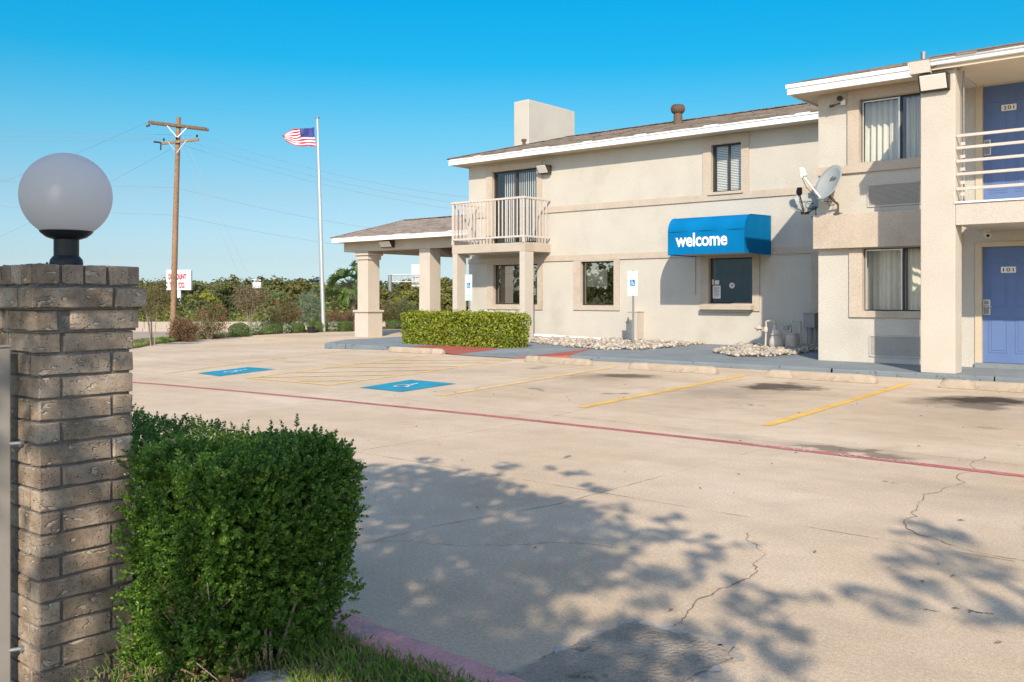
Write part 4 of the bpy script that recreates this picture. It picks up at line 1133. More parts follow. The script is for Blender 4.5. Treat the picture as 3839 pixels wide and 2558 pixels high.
def door(hh_, zb, number):
    a0, a1, b0, b1 = hh_
    Yd = YW + .07
    mb = MB(); mb.box(a0 + .012, a1 - .012, Yd, Yd + .045, zb, b1 - .012); o = mb.build('door', M['door'], wing)
    hgt = b1 - zb - .012; wd_ = a1 - a0 - .024
    for cx in (.27, .73):
        for (v0, v1) in ((.845, .935), (.475, .775), (.085, .395)):
            u0, u1 = a0 + .012 + wd_ * (cx - .165), a0 + .012 + wd_ * (cx + .165)
            p, q = zb + hgt * v0, zb + hgt * v1
            mb = MB()
            # a moulded ring, then a raised field
            e = .022
            for (s0, s1, t0, t1) in ((u0, u1, q - e, q), (u0, u1, p, p + e), (u0, u0 + e, p + e, q - e), (u1 - e, u1, p + e, q - e)): mb.box(s0, s1, Yd - .007, Yd - .0005, t0, t1)
            mb.box(u0 + .042, u1 - .042, Yd - .006, Yd - .0005, p + .042, q - .042)
            mb.build('panel', M['door'], o, bevel=.005)
    pz = zb + hgt * .775
    cxp = a0 + .45 * (a1 - a0)
    pl = MB().prism([(cxp + sx * (.108 if i % 2 else .115), pz + .05 + sz * (.052 if i % 2 else .045)) for sx, sz, i in ((-1, -1, 0), (-1, -1, 1), (1, -1, 1), (1, -1, 0), (1, 1, 0), (1, 1, 1), (-1, 1, 1), (-1, 1, 0))], Yd - .012, Yd - .003, lambda u, v, q: (u, q, v)).build('number_plate', M['plate'], o)
    text('number', number, .165, .062, (cxp - .083, Yd - .0135, pz + .019), (1, 0, 0), (0, 0, 1), M['ink'], o, bold=.012, spacing=1.15)
    lx = a0 + .018; lz = zb + hgt * .41
    mb = MB(); mb.box(lx, lx + .115, Yd - .02, Yd - .0005, lz, lz + .27); mb.build('lock_plate', M['alu'], o, bevel=.006)
    mb = MB(); mb.box(lx + .02, lx + .09, Yd - .024, Yd - .0205, lz + .185, lz + .245); mb.box(lx + .015, lx + .10, Yd - .023, Yd - .0205, lz + .02, lz + .165); mb.build('lock_face', M['galv'], o)
    mb = MB(); mb.lathe([(.018, 0), (.014, .05)], (lx + .055, Yd - .02, lz + .14), 10, (0, -1, 0)); mb.path([(lx + .055, Yd - .062, lz + .14), (lx + .15, Yd - .066, lz + .142)], .010, 8); mb.build('handle', M['alu'], o, smooth=True)
    mb = MB()
    mb.box(a0 - .095, a0 + .011, YW - .018, Yd + .03, b0 + .005, b1 + .07); mb.box(a1 - .011, a1 + .095, YW - .018, Yd + .03, b0 + .005, b1 + .07); mb.box(a0 + .011, a1 - .011, YW - .018, Yd + .03, b1 - .011, b1 + .07)
    mb.build('jamb', M['jamb'], o, bevel=.004)
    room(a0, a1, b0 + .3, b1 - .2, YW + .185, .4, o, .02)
    return o
d1 = door(H_d1, .178, '101')
MB().box(-4.05, -2.95, YW - .06, YW + .10, ZW, .172).build('door_sill', M['walk'], d1)
d2 = door(H_d2, 2.92, '201')

# gallery, post, rail
MB().box(-3.918, XW1, 15.56, YW - .003, 2.434, 2.772).build('gallery_floor', M['post'], wing, bevel=.006)
MB().box(-3.93, XW1, 15.535, YW - .003, 2.774, 2.80).build('gallery_edge', M['white'], wing)
MB().box(-4.44, -3.922, 15.55, 15.95, ZW, 4.93).build('post', M['post'], wing, bevel=.012)
MB().box(-4.56, -4.25, 15.355, YW - .052, 4.858, 5.058).build('beam_end', M['post'], wing, bevel=.006)
MB().box(-4.244, -4.0, 15.60, YW - .003, 4.935, 5.00).build('beam_end', M['post'], wing)
for k, z in enumerate((3.839, 3.648, 3.44, 3.235, 3.005)):
    MB().box(-3.915, XW1, 15.585, 15.625, z - .022, z + .022).build('guard_rail', M['rail'], wing, bevel=.004)
for xx in (-2.2, -.6, 1.0, 2.6, 4.2, 5.8): MB().box(xx - .025, xx + .025, 15.63, 15.68, 2.80, 3.87).build('rail_post', M['rail'], wing)
for z in (3.72, 3.52, 3.32, 3.11, 2.93): MB().box(-3.86, -3.80, 15.627, 15.66, z - .03, z + .02).build('rail_bracket', M['rail'], wing)
# eave parts
XWE = -7.24
mb = MB(); mb.box(XWE, -4.562, 16.86, 16.90, 5.165, 5.352); mb.box(XWE, XWE + .04, 16.90, 24, 5.165, 5.352); mb.build('fascia', M['white'], wing, bevel=.004)
mb = MB(); mb.box(XWE - .02, -4.562, 16.838, 16.858, 5.29, 5.362); mb.build('drip_edge', M['white'], wing)
mb = MB(); mb.face((XWE + .041, 16.901, 5.19), (-4.3, 16.901, 5.19), (-4.3, YW, 5.19), (XWE + .041, YW, 5.19)); mb.face((XWE + .041, YW, 5.19), (XW0, YW, 5.19), (XW0, 21.4, 5.19), (XWE + .041, 21.4, 5.19)); mb.build('soffit', M['soffit'], wing)
gp = [(15.45, 4.955), (15.40, 4.965), (15.385, 5.0), (15.40, 5.02), (15.36, 5.035), (15.36, 5.062), (15.375, 5.062), (15.45, 5.05)]
MB().prism(gp, -4.245, XW1, lambda u, v, q: (q, u, v)).build('gutter', M['white'], wing)
mb = MB(); mb.face((-4.243, 15.45, 4.945), (XW1, 15.45, 4.945), (XW1, YW, 4.945), (-4.243, YW, 4.945)); mb.build('soffit', M['soffit'], wing)
MB().box(-4.243, XW1, 15.455, 15.50, 4.90, 5.05).build('fascia', M['soffit'], wing)
# roof: a shallow plane over the gallery and a hipped plane over the rooms
mw_ = .255; yr = 20.5; ze0 = 5.062
def wz(y): return ze0 + (y - 15.40) * .207 if y < 16.86 else 5.364 + (y - 16.86) * .262
n_ = 36; rows = []
for k in range(n_ + 1):
    y = 15.36 + (yr - 15.36) * k / n_
    if y < 16.84: xl = -4.565
    else: xl = XWE - .02 + (-5.65 - XWE) * (y - 16.84) / (yr - 16.84)
    rows.append((y, wz(y) + .008, xl, XW1))
mb = MB()
mb.face((-4.565, 15.37, wz(15.37)), (XW1, 15.37, wz(15.37)), (XW1, 16.84, wz(16.84)), (-4.565, 16.84, wz(16.84)))
mb.face((XWE - .02, 16.84, wz(16.87)), (XW1, 16.84, wz(16.87)), (XW1, yr, wz(yr)), (-5.65, yr, wz(yr)))
mb.face((XWE - .02, 24.2, 5.36), (XWE - .02, 16.84, 5.362), (-5.65, yr, wz(yr)))
mb.face((XWE - .02, 24.2, 5.36), (-5.65, yr, wz(yr)), (XW1, yr, wz(yr)), (XW1, 24.2, 5.36))
wr = mb.build('roof', M['roofbase'], wing)
shingles(wr, rows, 'shingle', seed=9)
MB().box(-4.58, -4.55, 15.37, 16.86, 5.0, 5.062).build('rake_board', M['white'], wing)
mb = MB(); mb.box(-5.65, XW1, yr - .1, yr + .1, wz(yr) + .01, wz(yr) + .035); mb.build('ridge_caps', M['shingle'], wr)
c = (-5.2, 18.4, wz(18.4) - .05); mb = MB(); mb.lathe([(.05, 0), (.05, .24)], c, 12); tag(mb.build('pipe_vent', M['galv'], None, smooth=True, origin=c), 'short grey pipe vent on the roof of the room wing', 'roof vent')

# ---------------------------------------------------------------- wing across the lot, mirrored in the lobby glass
opp = thing('motel_wing', 'two storey motel wing across the lot mirrored in the service window', 'motel building', (-30, -14, 0))
mb = MB(); mb.box(-34.0, -16, -24, -14, -.2, 4.6); mb.build('wall', M['cream'], opp)
mb = MB(); mb.face((-34.6, -13.4, 4.55), (-15.4, -13.4, 4.55), (-18, -19, 6.2), (-31.5, -19, 6.2)); mb.face((-34.6, -24.6, 4.55), (-34.6, -13.4, 4.55), (-31.5, -19, 6.2)); mb.face((-15.4, -13.4, 4.55), (-15.4, -24.6, 4.55), (-18, -19, 6.2)); mb.face((-15.4, -24.6, 4.55), (-34.6, -24.6, 4.55), (-31.5, -19, 6.2), (-18, -19, 6.2)); mb.build('roof', M['shingle'], opp)
mb = MB(); mb.box(-34.6, -15.4, -13.44, -13.4, 4.35, 4.56); mb.build('fascia', M['white'], opp)


# ---------------------------------------------------------------- entrance canopy
can = thing('entrance_canopy', 'stucco entrance canopy on square columns with taupe shingle roof', 'canopy', (-24, 25, -.14))
CY = 22.3
MB().box(-26.83, -19.78, CY, CY + .30, 2.985, 3.36).build('beam', M['cream'], can, bevel=.01)
MB().box(-26.83, -26.53, CY + .305, 29, 2.985, 3.36).build('beam', M['cream'], can)
mb = MB(); d_ = Vector((-.62, .78, 0)); mb.obox(Vector((-23.7, 24.65, 3.12)), (d_, (d_.y, -d_.x, 0), (0, 0, 1)), (2.3, .12, .14)); mb.build('brace_beam', M['rust'], can)
CF = 21.75; CX0 = -26.86; cz = 3.475
mb = MB(); mb.box(CX0, -19.78, CF, CF + .04, 3.305, cz); mb.box(CX0, CX0 + .04, CF + .04, 29.5, 3.305, cz); mb.build('fascia', M['white'], can, bevel=.004)
mb = MB(); mb.box(CX0 - .02, -19.78, CF - .022, CF - .001, cz - .055, cz + .006); mb.build('drip_edge', M['white'], can)
mb = MB(); mb.face((CX0 + .04, CF + .04, 3.362), (-19.78, CF + .04, 3.362), (-19.78, 29.5, 3.362), (CX0 + .04, 29.5, 3.362)); mb.build('soffit', M['soffit'], can)
hip_roof(can, CX0 - .02, -19.77, CF - .02, cz, .30, 24.2, -25.6, 'shingle2', seed=21)
# left column with mouldings
def sq(mb, cx, cy, h, z0, z1): mb.box(cx - h, cx + h, cy - h, cy + h, z0, z1)
ccx, ccy = -25.815, 22.62
mb = MB(); sq(mb, ccx, ccy, .285, -.3, 3.0); col = mb.build('column', M['post'], can, bevel=.012)
mb = MB(); sq(mb, ccx, ccy, .36, -.3, .75); mb.build('base', M['post'], col, bevel=.012)
mb = MB(); sq(mb, ccx, ccy, .41, .752, .83); mb.build('base_moulding', M['post'], col, bevel=.015)
mb = MB(); sq(mb, ccx, ccy, .33, 2.68, 2.83); sq(mb, ccx, ccy, .385, 2.832, 2.91); sq(mb, ccx, ccy, .345, 2.912, 2.984); mb.build('capital', M['post'], col, bevel=.012)
mb = MB(); mb.box(-22.85, -22.34, CY + .02, CY + .56, -.3, 2.984); mb.build('column', M['post'], can, bevel=.012)

# =================================================================== FITTINGS ON AND BY THE MOTEL
def flood(label, xc, Y, z, wd, hg, dp):
    t_ = thing('flood_light', label, 'flood light', (xc, Y, z), 'wall flood lights')
    pr = [(Y, z + hg / 2), (Y - dp, z + hg / 2), (Y - dp * .42, z - hg / 2), (Y, z - hg / 2)]
    MB().prism(pr, xc - wd / 2, xc + wd / 2, lambda u, v, q: (q, u, v)).build('housing', M['dark_metal'], t_, bevel=.006)
    tp, bt = Vector((0, *pr[1])), Vector((0, *pr[2])); nrm = Vector((0, -(tp.z - bt.z), (tp.y - bt.y) * -1)); nrm = Vector((0, -(tp - bt).z, (tp - bt).y)).normalized()
    e = (tp - bt).normalized()
    a, b_ = bt + e * .025 + nrm * .006, tp - e * .02 + nrm * .006
    c_ = (a + b_) / 2
    MB().obox((xc, c_.y, c_.z), ((1, 0, 0), e, nrm), (wd / 2 - .025, (b_ - a).length / 2, .008)).build('lens', M['lens'], t_, bevel=.008)
    return t_
flood('bronze flood light under the canopy eave above the moulded column', -24.36, CY, 3.185, .62, .23, .26)
flood('bronze flood light at the top right corner of the balcony door', -16.62, YL - .036, 5.06, .38, .24, .30)
flood('large bronze flood light near the top of the tall stucco post', -4.21, 15.55, 4.70, .44, .26, .20)
mb = MB(); mb.path([(-4.27, 15.52, 4.83), (-4.24, 15.46, 4.93), (-4.12, 15.42, 4.985), (-3.97, 15.44, 4.97), (-3.86, 15.55, 4.93), (-3.84, 15.62, 4.90)], .014, 8)
tag(mb.build('cable_conduit', M['galv'], None, smooth=True, origin=(-4.1, 15.5, 4.9)), 'curved grey cable conduit arching over the flood light on the post', 'conduit')
mb = MB(); mb.path([(-3.84, 15.72, 4.88), (-3.86, 15.80, 4.6), (-3.86, 15.82, 2.81)], .014, 8)
tag(mb.build('cable_conduit', M['galv'], None, smooth=True, origin=(-3.86, 15.8, 3)), 'thin grey conduit running down behind the stucco post beside door 201', 'conduit')

def cam_dome(label, p, mt, aim):
    t_ = thing('security_camera', label, 'security camera', p, 'security cameras')
    p = Vector(p); a = Vector(aim).normalized()
    mb = MB(); mb.lathe([(.045, 0), (.045, .03), (.03, .045)], p, 12, (0, 0, -1)); mb.build('bracket', M[mt], t_, smooth=True)
    q = p + Vector((0, 0, -.07)) + a * .02
    mb = MB(); mb.lathe([(.03, -.08), (.042, -.06), (.045, .07), (.048, .09)], q, 12, a); mb.build('body', M[mt], t_, smooth=True)
    mb = MB(); mb.lathe([(.030, .091), (.028, .093)], q, 12, a); mb.build('lens', M['black_plastic'], t_)
cam_dome('white bullet camera under the gallery floor left of door 101', (-3.80, 17.0, 2.433), 'dishwhite', (.5, -1, -.35))
t_ = thing('security_camera', 'dark camera with pale mount under the wing eave beside upper window', 'security camera', (-6.33, 17.3, 4.98), 'security cameras')
MB().box(-6.36, -6.27, 17.25, 17.34, 4.92, 5.02).build('mount', M['dishwhite'], t_, bevel=.008)
mb = MB(); mb.lathe([(.03, -.02), (.05, 0), (.05, .05), (.03, .08)], (-6.35, 17.24, 5.04), 12, (-.3, -1, .0)); mb.path([(-6.36, 17.27, 4.96), (-6.46, 17.22, 4.93)], .012, 6); mb.lathe([(.022, -.05), (.028, .0), (.03, .05)], (-6.50, 17.2, 4.915), 10, (-1, -.3, -.15)); mb.build('body', M['dark_metal'], t_, smooth=True)

def dish(label, cpos, nrm, rx, ry, foot, lnb, mt, words, side):
    t_ = thing('satellite_dish', label, 'satellite dish', foot, 'satellite dishes')
    c_ = Vector(cpos); Z = Vector(nrm).normalized(); Y = (Vector((0, 0, 1)) - Z * Z.z).normalized(); X = Y.cross(Z)
    V = [tuple(c_ - Z * .06)]; F = []
    rings = 7; n_ = 40
    mb = MB(); mb.v = [tuple(c_ - Z * .07)]
    for k in range(1, rings + 1):
        q = k / rings
        for j in range(n_):
            a = 2 * math.pi * j / n_; mb.v.append(tuple(c_ + X * rx * q * math.cos(a) + Y * ry * q * math.sin(a) - Z * .07 * (1 - q * q)))
    for j in range(n_):
        mb.f.append([0, 1 + j, 1 + (j + 1) % n_]); mb.m.append(0)
        for k in range(rings - 1):
            a0 = 1 + k * n_; mb.f.append([a0 + j, a0 + n_ + j, a0 + n_ + (j + 1) % n_, a0 + (j + 1) % n_]); mb.m.append(0)
    d = mb.build('reflector', M[mt], t_, smooth=True)
    so = d.modifiers.new('thick', 'SOLIDIFY'); so.thickness = .012; so.offset = 0
    mb = MB(); mb.path([c_ + X * (rx + .003) * math.cos(a) + Y * (ry + .003) * math.sin(a) for a in np.linspace(0, 2 * math.pi, 41)], .009, 6, False); mb.build('rim', M[mt], t_, smooth=True)
    lo = c_ - Y * ry * .98; L_ = Vector(lnb); fo = Vector(foot)
    mb = MB(); mb.path([lo - Z * .06 - Y * .02, L_], .017, 6); mb.build('feed_arm', M['dishwhite' if side else 'rust'], t_, smooth=True)
    mb = MB(); mb.path([c_ - Z * .10 - Y * ry * .35, c_ - Z * .17 - Y * ry * .6, fo + Vector((0, 0, .18)), fo], .022, 8); mb.lathe([(.09, 0), (.09, .012), (.03, .03)], fo, 14); mb.obox(c_ - Z * .09 - Y * ry * .4, (X, Y, Z), (.08, .12, .02)); mb.build('mast', M['rust'], t_, smooth=True)
    mb = MB()
    if side:
        dr_ = (L_ - lo).normalized()
        mb.obox(L_ + Vector((0, 0, .05)), (dr_, dr_.cross(Vector((0, 0, 1))), (0, 0, 1)), (.035, .075, .085)); h = mb.build('feed_horn', M['dishwhite'], t_, bevel=.02)
        mb = MB(); mb.lathe([(.04, 0), (.045, .05), (.03, .08)], L_ + Vector((0, 0, .06)) - dr_ * .03, 12, -dr_); mb.build('feed_cap', M['dishwhite'], t_, smooth=True)
    else:
        mb.lathe([(.045, -.06), (.06, 0), (.05, .07)], L_ + Vector((0, 0, .03)), 12, -Z); mb.box(L_.x - .04, L_.x + .05, L_.y - .03, L_.y + .03, L_.z - .02, L_.z + .11); mb.build('feed_horn', M['black_plastic'], t_, bevel=.01)
    # cables
    mb = MB(); mb.path([L_ + Vector((-.02, 0, -.02)), L_.lerp(lo, .2) + Vector((0, 0, -.14)), L_.lerp(lo, .7) + Vector((0, 0, -.10)), lo - Z * .10, fo + Vector((.01, -.02, .22))], .006, 5)
    lp = fo + Vector((-.12, -.02, .24)); mb.path([lp + (RV * math.cos(a) + Vector((0, 0, 1)) * math.sin(a)) * .075 for a in np.linspace(0, 6.0, 16)], .006, 5)
    mb.build('cable', M['black_plastic'], t_, smooth=True)
    for (wtxt, uu, vv, ww, hh) in words:
        text('lettering', wtxt, ww, hh, c_ + X * uu + Y * vv - Z * .045, X, Y, M['ink'], t_, bold=.01)
    return t_
n1 = -RV * .79 - FV * .40 + Vector((0, 0, .47))
dish('pale satellite dish in the sun standing on the stucco floor band', (-6.50, 17.0, 3.455), n1, .28, .365, (-6.40, 17.24, 2.869), (-6.97, 16.95, 3.62), 'dishgrey', [('dish', -.03, .06, .16, .10)], True)
n2 = -FV * .72 + Vector((0, 0, .62)) - RV * .30
dish('shaded satellite dish half hidden behind the corner of the room wing', (-7.19, 17.62, 3.17), n2, .30, .245, (-6.93, 17.50, 2.86), (-7.16, 17.25, 3.32), 'dishgrey', [('DIRECTV', -.17, .05, .27, .030), ('world', .03, .0, .16, .026)], False)

# parking signs
def parking_sign(label, x, y, zg, plates):
    t_ = thing('parking_sign', label, 'sign', (x, y, zg), 'accessible parking signs')
    ztop = plates[0][1]
    mb = MB(); mb.path([(x, y + .03, zg - .1), (x, y + .03, ztop + .02)], .024, 10); mb.build('post', M['galv'], t_, smooth=True)
    for (z0, z1, kind_) in plates:
        wd = .142
        nm = 'green_plate' if kind_ == 'van' else 'pale_sign'
        mb = MB(); mb.box(x - wd, x + wd, y - .003, y, z0, z1); pl = mb.build('sign_plate', M[nm], t_, bevel=.0)
        mb = MB(); e = .012; g = .006; yf = y - .0045
        for (a0, a1, b0, b1) in ((-wd + e, wd - e, z1 - e - g, z1 - e), (-wd + e, wd - e, z0 + e, z0 + e + g), (-wd + e, -wd + e + g, z0 + e + g, z1 - e - g), (wd - e - g, wd - e, z0 + e + g, z1 - e - g)): mb.box(x + a0, x + a1, yf, yf + .001, b0, b1)
        mb.build('border', M['pale_green'], pl)
        if kind_ == 'main':
            text('lettering', 'RESERVED', .22, .042, (x - .11, yf, z1 - .082), (1, 0, 0), (0, 0, 1), M['pale_green'], pl, bold=.01)
            text('lettering', 'PARKING', .18, .042, (x - .09, yf, z1 - .145), (1, 0, 0), (0, 0, 1), M['pale_green'], pl, bold=.01)
            cx, cz_ = x, z0 + .115; h_ = .072
            mb = MB(); mb.box(cx - h_, cx + h_, yf, yf + .001, cz_ - h_ * 1.12, cz_ + h_ * 1.12); sy = mb.build('symbol_panel', M['blue_sign'], pl)
            mb = MB(); isa(mb, lambda u, v: (cx + (u - .52) * h_ * 1.85, yf - .002, cz_ + (v - .48) * h_ * 1.95), .11); mb.build('wheelchair_symbol', M['letter'], pl)
        mb = MB()
        for zz in (z0 + .02, z1 - .02): mb.lathe([(.008, 0), (.006, .005)], (x, yf, zz), 8, (0, -1, 0))
        mb.build('bolt', M['dark_metal'], pl)
parking_sign('accessible parking sign with two plates standing in the white rocks by the wall', -12.45, 19.6, ZW, [(1.546, 1.962, 'main'), (1.335, 1.543, 'low')])
parking_sign('accessible parking sign with green van plate behind the bright clipped hedge', -18.33, 19.93, ZW, [(1.535, 1.965, 'main'), (1.36, 1.532, 'low'), (1.20, 1.357, 'van')])

# utility boxes, gas meter, pipes
t_ = thing('utility_cabinet', 'cream utility cabinet against the wall behind the parking sign', 'cabinet', (-13.37, 21.3, ZW))
MB().box(-13.60, -13.30, 21.14, YL - .003, .16, .895).build('body', M['post'], t_, bevel=.006)
MB().box(-13.615, -13.285, 21.125, YL - .003, .896, .92).build('lid', M['post'], t_, bevel=.005)
MB().box(-13.58, -13.32, 21.16, YL - .003, .05, .159).build('plinth', M['stop'], t_)
mb = MB()
for k in range(4): mb.box(-13.585, -13.56, 21.131, 21.139, .60 + k * .045, .615 + k * .045)
mb.build('vent_slot', M['acdark'], t_)
t_ = thing('electrical_box', 'grey electrical box on conduits in the shaded corner', 'electrical box', (-8.53, 21.3, ZW))
MB().box(-8.70, -8.43, 21.2, YL - .036, .58, .91).build('body', M['boxgrey'], t_, bevel=.006)
MB().box(-8.72, -8.41, 21.18, YL - .036, .911, .93).build('lid', M['boxgrey'], t_)
for xx, mt in ((-8.66, 'post'), (-8.55, 'galv'), (-8.46, 'boxgrey')):
    mb = MB(); mb.path([(xx, 21.32, .08), (xx, 21.32, .579)], .026, 8); mb.build('conduit', M[mt], t_, smooth=True)
t_ = thing('gas_meter', 'beige gas meter with pipes and regulator on the river rocks', 'gas meter', (-8.8, 20.0, ZW))
G_ = M['gasmeter']
gx0, gy0 = -9.09, 19.98
mb = MB(); mb.path([(gx0, gy0, .05), (gx0, gy0, .70), (gx0 + .02, gy0, .745), (gx0 + .05, gy0, .755), (gx0 + .16, gy0 + .03, .755), (gx0 + .19, gy0 + .035, .74), (gx0 + .205, gy0 + .04, .70), (gx0 + .205, gy0 + .04, .58)], .026, 10); mb.lathe([(.045, 0), (.05, .02), (.05, .09), (.035, .12)], (gx0, gy0, .50), 10); mb.build('riser_pipe', G_, t_, smooth=True)
mb = MB(); mb.lathe([(.05, -.07), (.055, -.03), (.10, -.015), (.105, .015), (.05, .03), (.02, .06)], (gx0 - .15, gy0 - .03, .585), 18); mb.path([(gx0 - .15, gy0 - .03, .55), (gx0 - .02, gy0, .535)], .022, 8); mb.build('regulator', G_, t_, smooth=True)
mx_, my_ = gx0 + .24, gy0 + .05
mb = MB(); mb.lathe([(.06, -.01), (.135, .03), (.17, .10), (.175, .17), (.15, .26), (.115, .33), (.11, .365)], (mx_, my_, .09), 22); mb.build('meter_body', G_, t_, smooth=True)
mb = MB(); mb.lathe([(.135, 0), (.135, .02), (.105, .03), (.10, .10), (.09, .115), (.03, .12)], (mx_, my_, .44), 22); mb.build('meter_cap', G_, t_, smooth=True)
mb = MB(); mb.lathe([(.045, -.02), (.05, .05), (.035, .10)], (gx0 + .205, gy0 + .04, .555), 12); mb.build('union', G_, t_, smooth=True)
mb = MB(); mb.lathe([(.05, -.01), (.13, .03), (.165, .12), (.16, .30), (.15, .36), (.16, .37), (.16, .39), (.13, .40)], (mx_ + .27, my_ + .18, .09), 20); mb.build('meter_body', G_, t_, smooth=True)
MB().box(mx_ + .10, mx_ + .22, my_ + .12, my_ + .20, .55, .66).build('index_box', M['boxgrey'], t_, bevel=.01)
mb = MB(); mb.path([(mx_ + .25, my_ + .22, .46), (mx_ + .25, my_ + .22, .70), (mx_ + .27, my_ + .24, .77), (mx_ + .40, my_ + .30, .77), (mx_ + .43, my_ + .31, .72), (mx_ + .43, my_ + .31, .05)], .028, 10); mb.lathe([(.04, 0), (.045, .05)], (mx_ + .43, my_ + .31, .50), 10); mb.build('outlet_pipe', G_, t_, smooth=True)
mb = MB(); mb.path([(-17.6, 21.15, .19), (-16.0, 21.15, .155), (-14.37, 21.15, .115)], .055, 12); mb.path([(-14.37, 21.15, .115), (-14.25, 21.15, .115)], .06, 12)
tag(mb.build('drain_pipe', M['white'], None, smooth=True, origin=(-16, 21.15, .15)), 'long white plastic drain pipe lying along the foot of the lobby wall', 'pipe')

# river rocks
def pt_in(poly, x, y):
    c_ = False; j = len(poly) - 1
    for i in range(len(poly)):
        (xi, yi), (xj, yj) = poly[i], poly[j]
        if (yi > y) != (yj > y) and x < (xj - xi) * (y - yi) / (yj - yi) + xi: c_ = not c_
        j = i
    return c_
bm = bmesh.new(); bmesh.ops.create_icosphere(bm, subdivisions=1, radius=1)
ico_v = np.array([v.co[:] for v in bm.verts]); ico_f = np.array([[v.index for v in f.verts] for f in bm.faces]); bm.free()
def rock_bed(poly, n_, label_kind, smin, smax, heap):
    x0, x1 = min(p[0] for p in poly), max(p[0] for p in poly); y0, y1 = min(p[1] for p in poly), max(p[1] for p in poly)
    V = []; F = []; cnt = 0
    while cnt < n_:
        x, y = random.uniform(x0, x1), random.uniform(y0, y1)
        if not pt_in(poly, x, y): continue
        s_ = random.uniform(smin, smax) * (1.5 if random.random() < .08 else 1)
        R3 = np.array(Matrix.Rotation(random.uniform(0, 6.28), 3, 'Z') @ Matrix.Rotation(random.gauss(0, .3), 3, 'X'))
        P = ico_v * np.array([s_ * random.uniform(.8, 1.5), s_ * random.uniform(.6, 1.0), s_ * random.uniform(.4, .75)]) * (1 + rng.normal(0, .10, (len(ico_v), 1)))
        P = P @ R3.T + np.array([x, y, ZW + s_ * .3 + random.random() * heap])
        F.append(ico_f + len(V) * len(ico_v)); V.append(P); cnt += 1
    o = link('river_rocks', fast_mesh('river_rocks', np.concatenate(V), np.concatenate(F), smooth=True), M['rocks'])
    return tag(o, kind='stuff')
rock_bed([(-15.4, 19.1), (-13.5, 18.05), (-12.0, 17.45), (-11.15, 17.9), (-11.2, 19.2), (-11.4, 21.42), (-16.0, 21.42), (-18.6, 21.42), (-17.4, 20.3)], 1700, '', .028, .062, .05)
rock_bed([(-9.5, 18.15), (-8.45, 17.1), (-7.98, 17.65), (-7.85, 18.6), (-7.85, 20.2), (-8.2, 21.35), (-9.6, 21.4), (-10.1, 20.9)], 1000, '', .03, .068, .06)
mb = MB()
for cx, cy, rx in ((-9.15, 18.9, .12), (-13.2, 18.6, .16), (-15.6, 20.6, .14)):
    pass

# wheel stops
def wheel_stop(label, p, q, seed):
    p, q = Vector((*p, 0)), Vector((*q, 0)); d = (q - p).normalized(); n_ = Vector((-d.y, d.x, 0)); L_ = (q - p).length
    rr = random.Random(seed)
    prof = [(-.085, 0), (-.080, .055), (-.058, .105), (-.035, .122), (.035, .122), (.058, .105), (.080, .055), (.085, 0)]
    ts = [0, .012, .05] + list(np.linspace(.10, .90, 15)) + [.95, .988, 1]
    mb = MB(); k = len(prof)
    c_ = (p + q) / 2; zb = z_lot(c_.x, c_.y)
    for i, t__ in enumerate(ts):
        e = min(t__, 1 - t__) * L_; sc_ = .52 if e < .005 else (.82 if e < .04 else 1.0)
        for (u, v) in prof:
            o_ = p + d * (t__ * L_) + n_ * (u * (.9 if sc_ < 1 else 1) + rr.gauss(0, .0025)); mb.v.append((o_.x, o_.y, zb + .004 + v * sc_ + (rr.gauss(0, .002) if v > 0 else 0)))
    for i in range(len(ts) - 1):
        for j in range(k - 1): mb.f.append([i * k + j, i * k + j + 1, (i + 1) * k + j + 1, (i + 1) * k + j]); mb.m.append(0)
    mb.f.append(list(range(k))); mb.f.append([(len(ts) - 1) * k + j for j in reversed(range(k))]); mb.m += [0, 0]
    o = mb.build('wheel_stop', M['stop'], None, smooth=True, origin=(c_.x, c_.y, zb))
    tag(o, label, 'wheel stop', 'concrete wheel stops in front of the walkway')
wheel_stop('concrete wheel stop at the left end in front of the left red flare', (-16.33, 14.98), (-14.62, 15.06), 1)
wheel_stop('concrete wheel stop in front of the right red flare of the ramp', (-11.70, 14.45), (-10.00, 14.30), 2)
wheel_stop('chipped concrete wheel stop with a crack in its middle below the service window', (-9.05, 14.16), (-7.30, 14.14), 3)
wheel_stop('concrete wheel stop with a broken right end before the wing corner', (-6.42, 14.16), (-4.66, 14.14), 4)
wheel_stop('concrete wheel stop before door 101 running out of the right edge', (-3.75, 14.14), (-2.0, 14.10), 5)

# =================================================================== POLES, SIGNS, WIRES
t_ = thing('utility_pole', 'brown wooden utility pole with two crossarms and guy wires', 'utility pole', (-41.61, 23.86, -1.0))
mb = MB(); mb.path([(-41.62, 23.85, -1.4), (-41.5, 23.95, 5.0), (-41.39, 24.05, 10.11)], [.155, .135, .105], 12); mb.build('pole', M['wood'], t_, smooth=True)
def bar_(mb, p, q, w_, h_):
    p, q = Vector(p), Vector(q); d = (q - p).normalized(); s_ = d.cross(Vector((0, 0, 1))).normalized(); mb.obox((p + q) / 2, (d, s_, d.cross(s_)), ((q - p).length / 2, w_ / 2, h_ / 2))
aL, aR = Vector((-42.48, 23.14, 9.86)), Vector((-40.31, 24.95, 9.52))
off = FV * .16
for sg in (1, -1):
    mb = MB(); bar_(mb, aL + off * sg, aR + off * sg, .10, .13); mb.build('crossarm', M['wood2'], t_, bevel=.01)
b0, b1 = Vector((-41.97, 23.57, 8.80)) - off, Vector((-40.59, 24.72, 9.0)) - off
mb = MB(); bar_(mb, b0, b1, .10, .12); mb.build('crossarm', M['wood'], t_, bevel=.01)
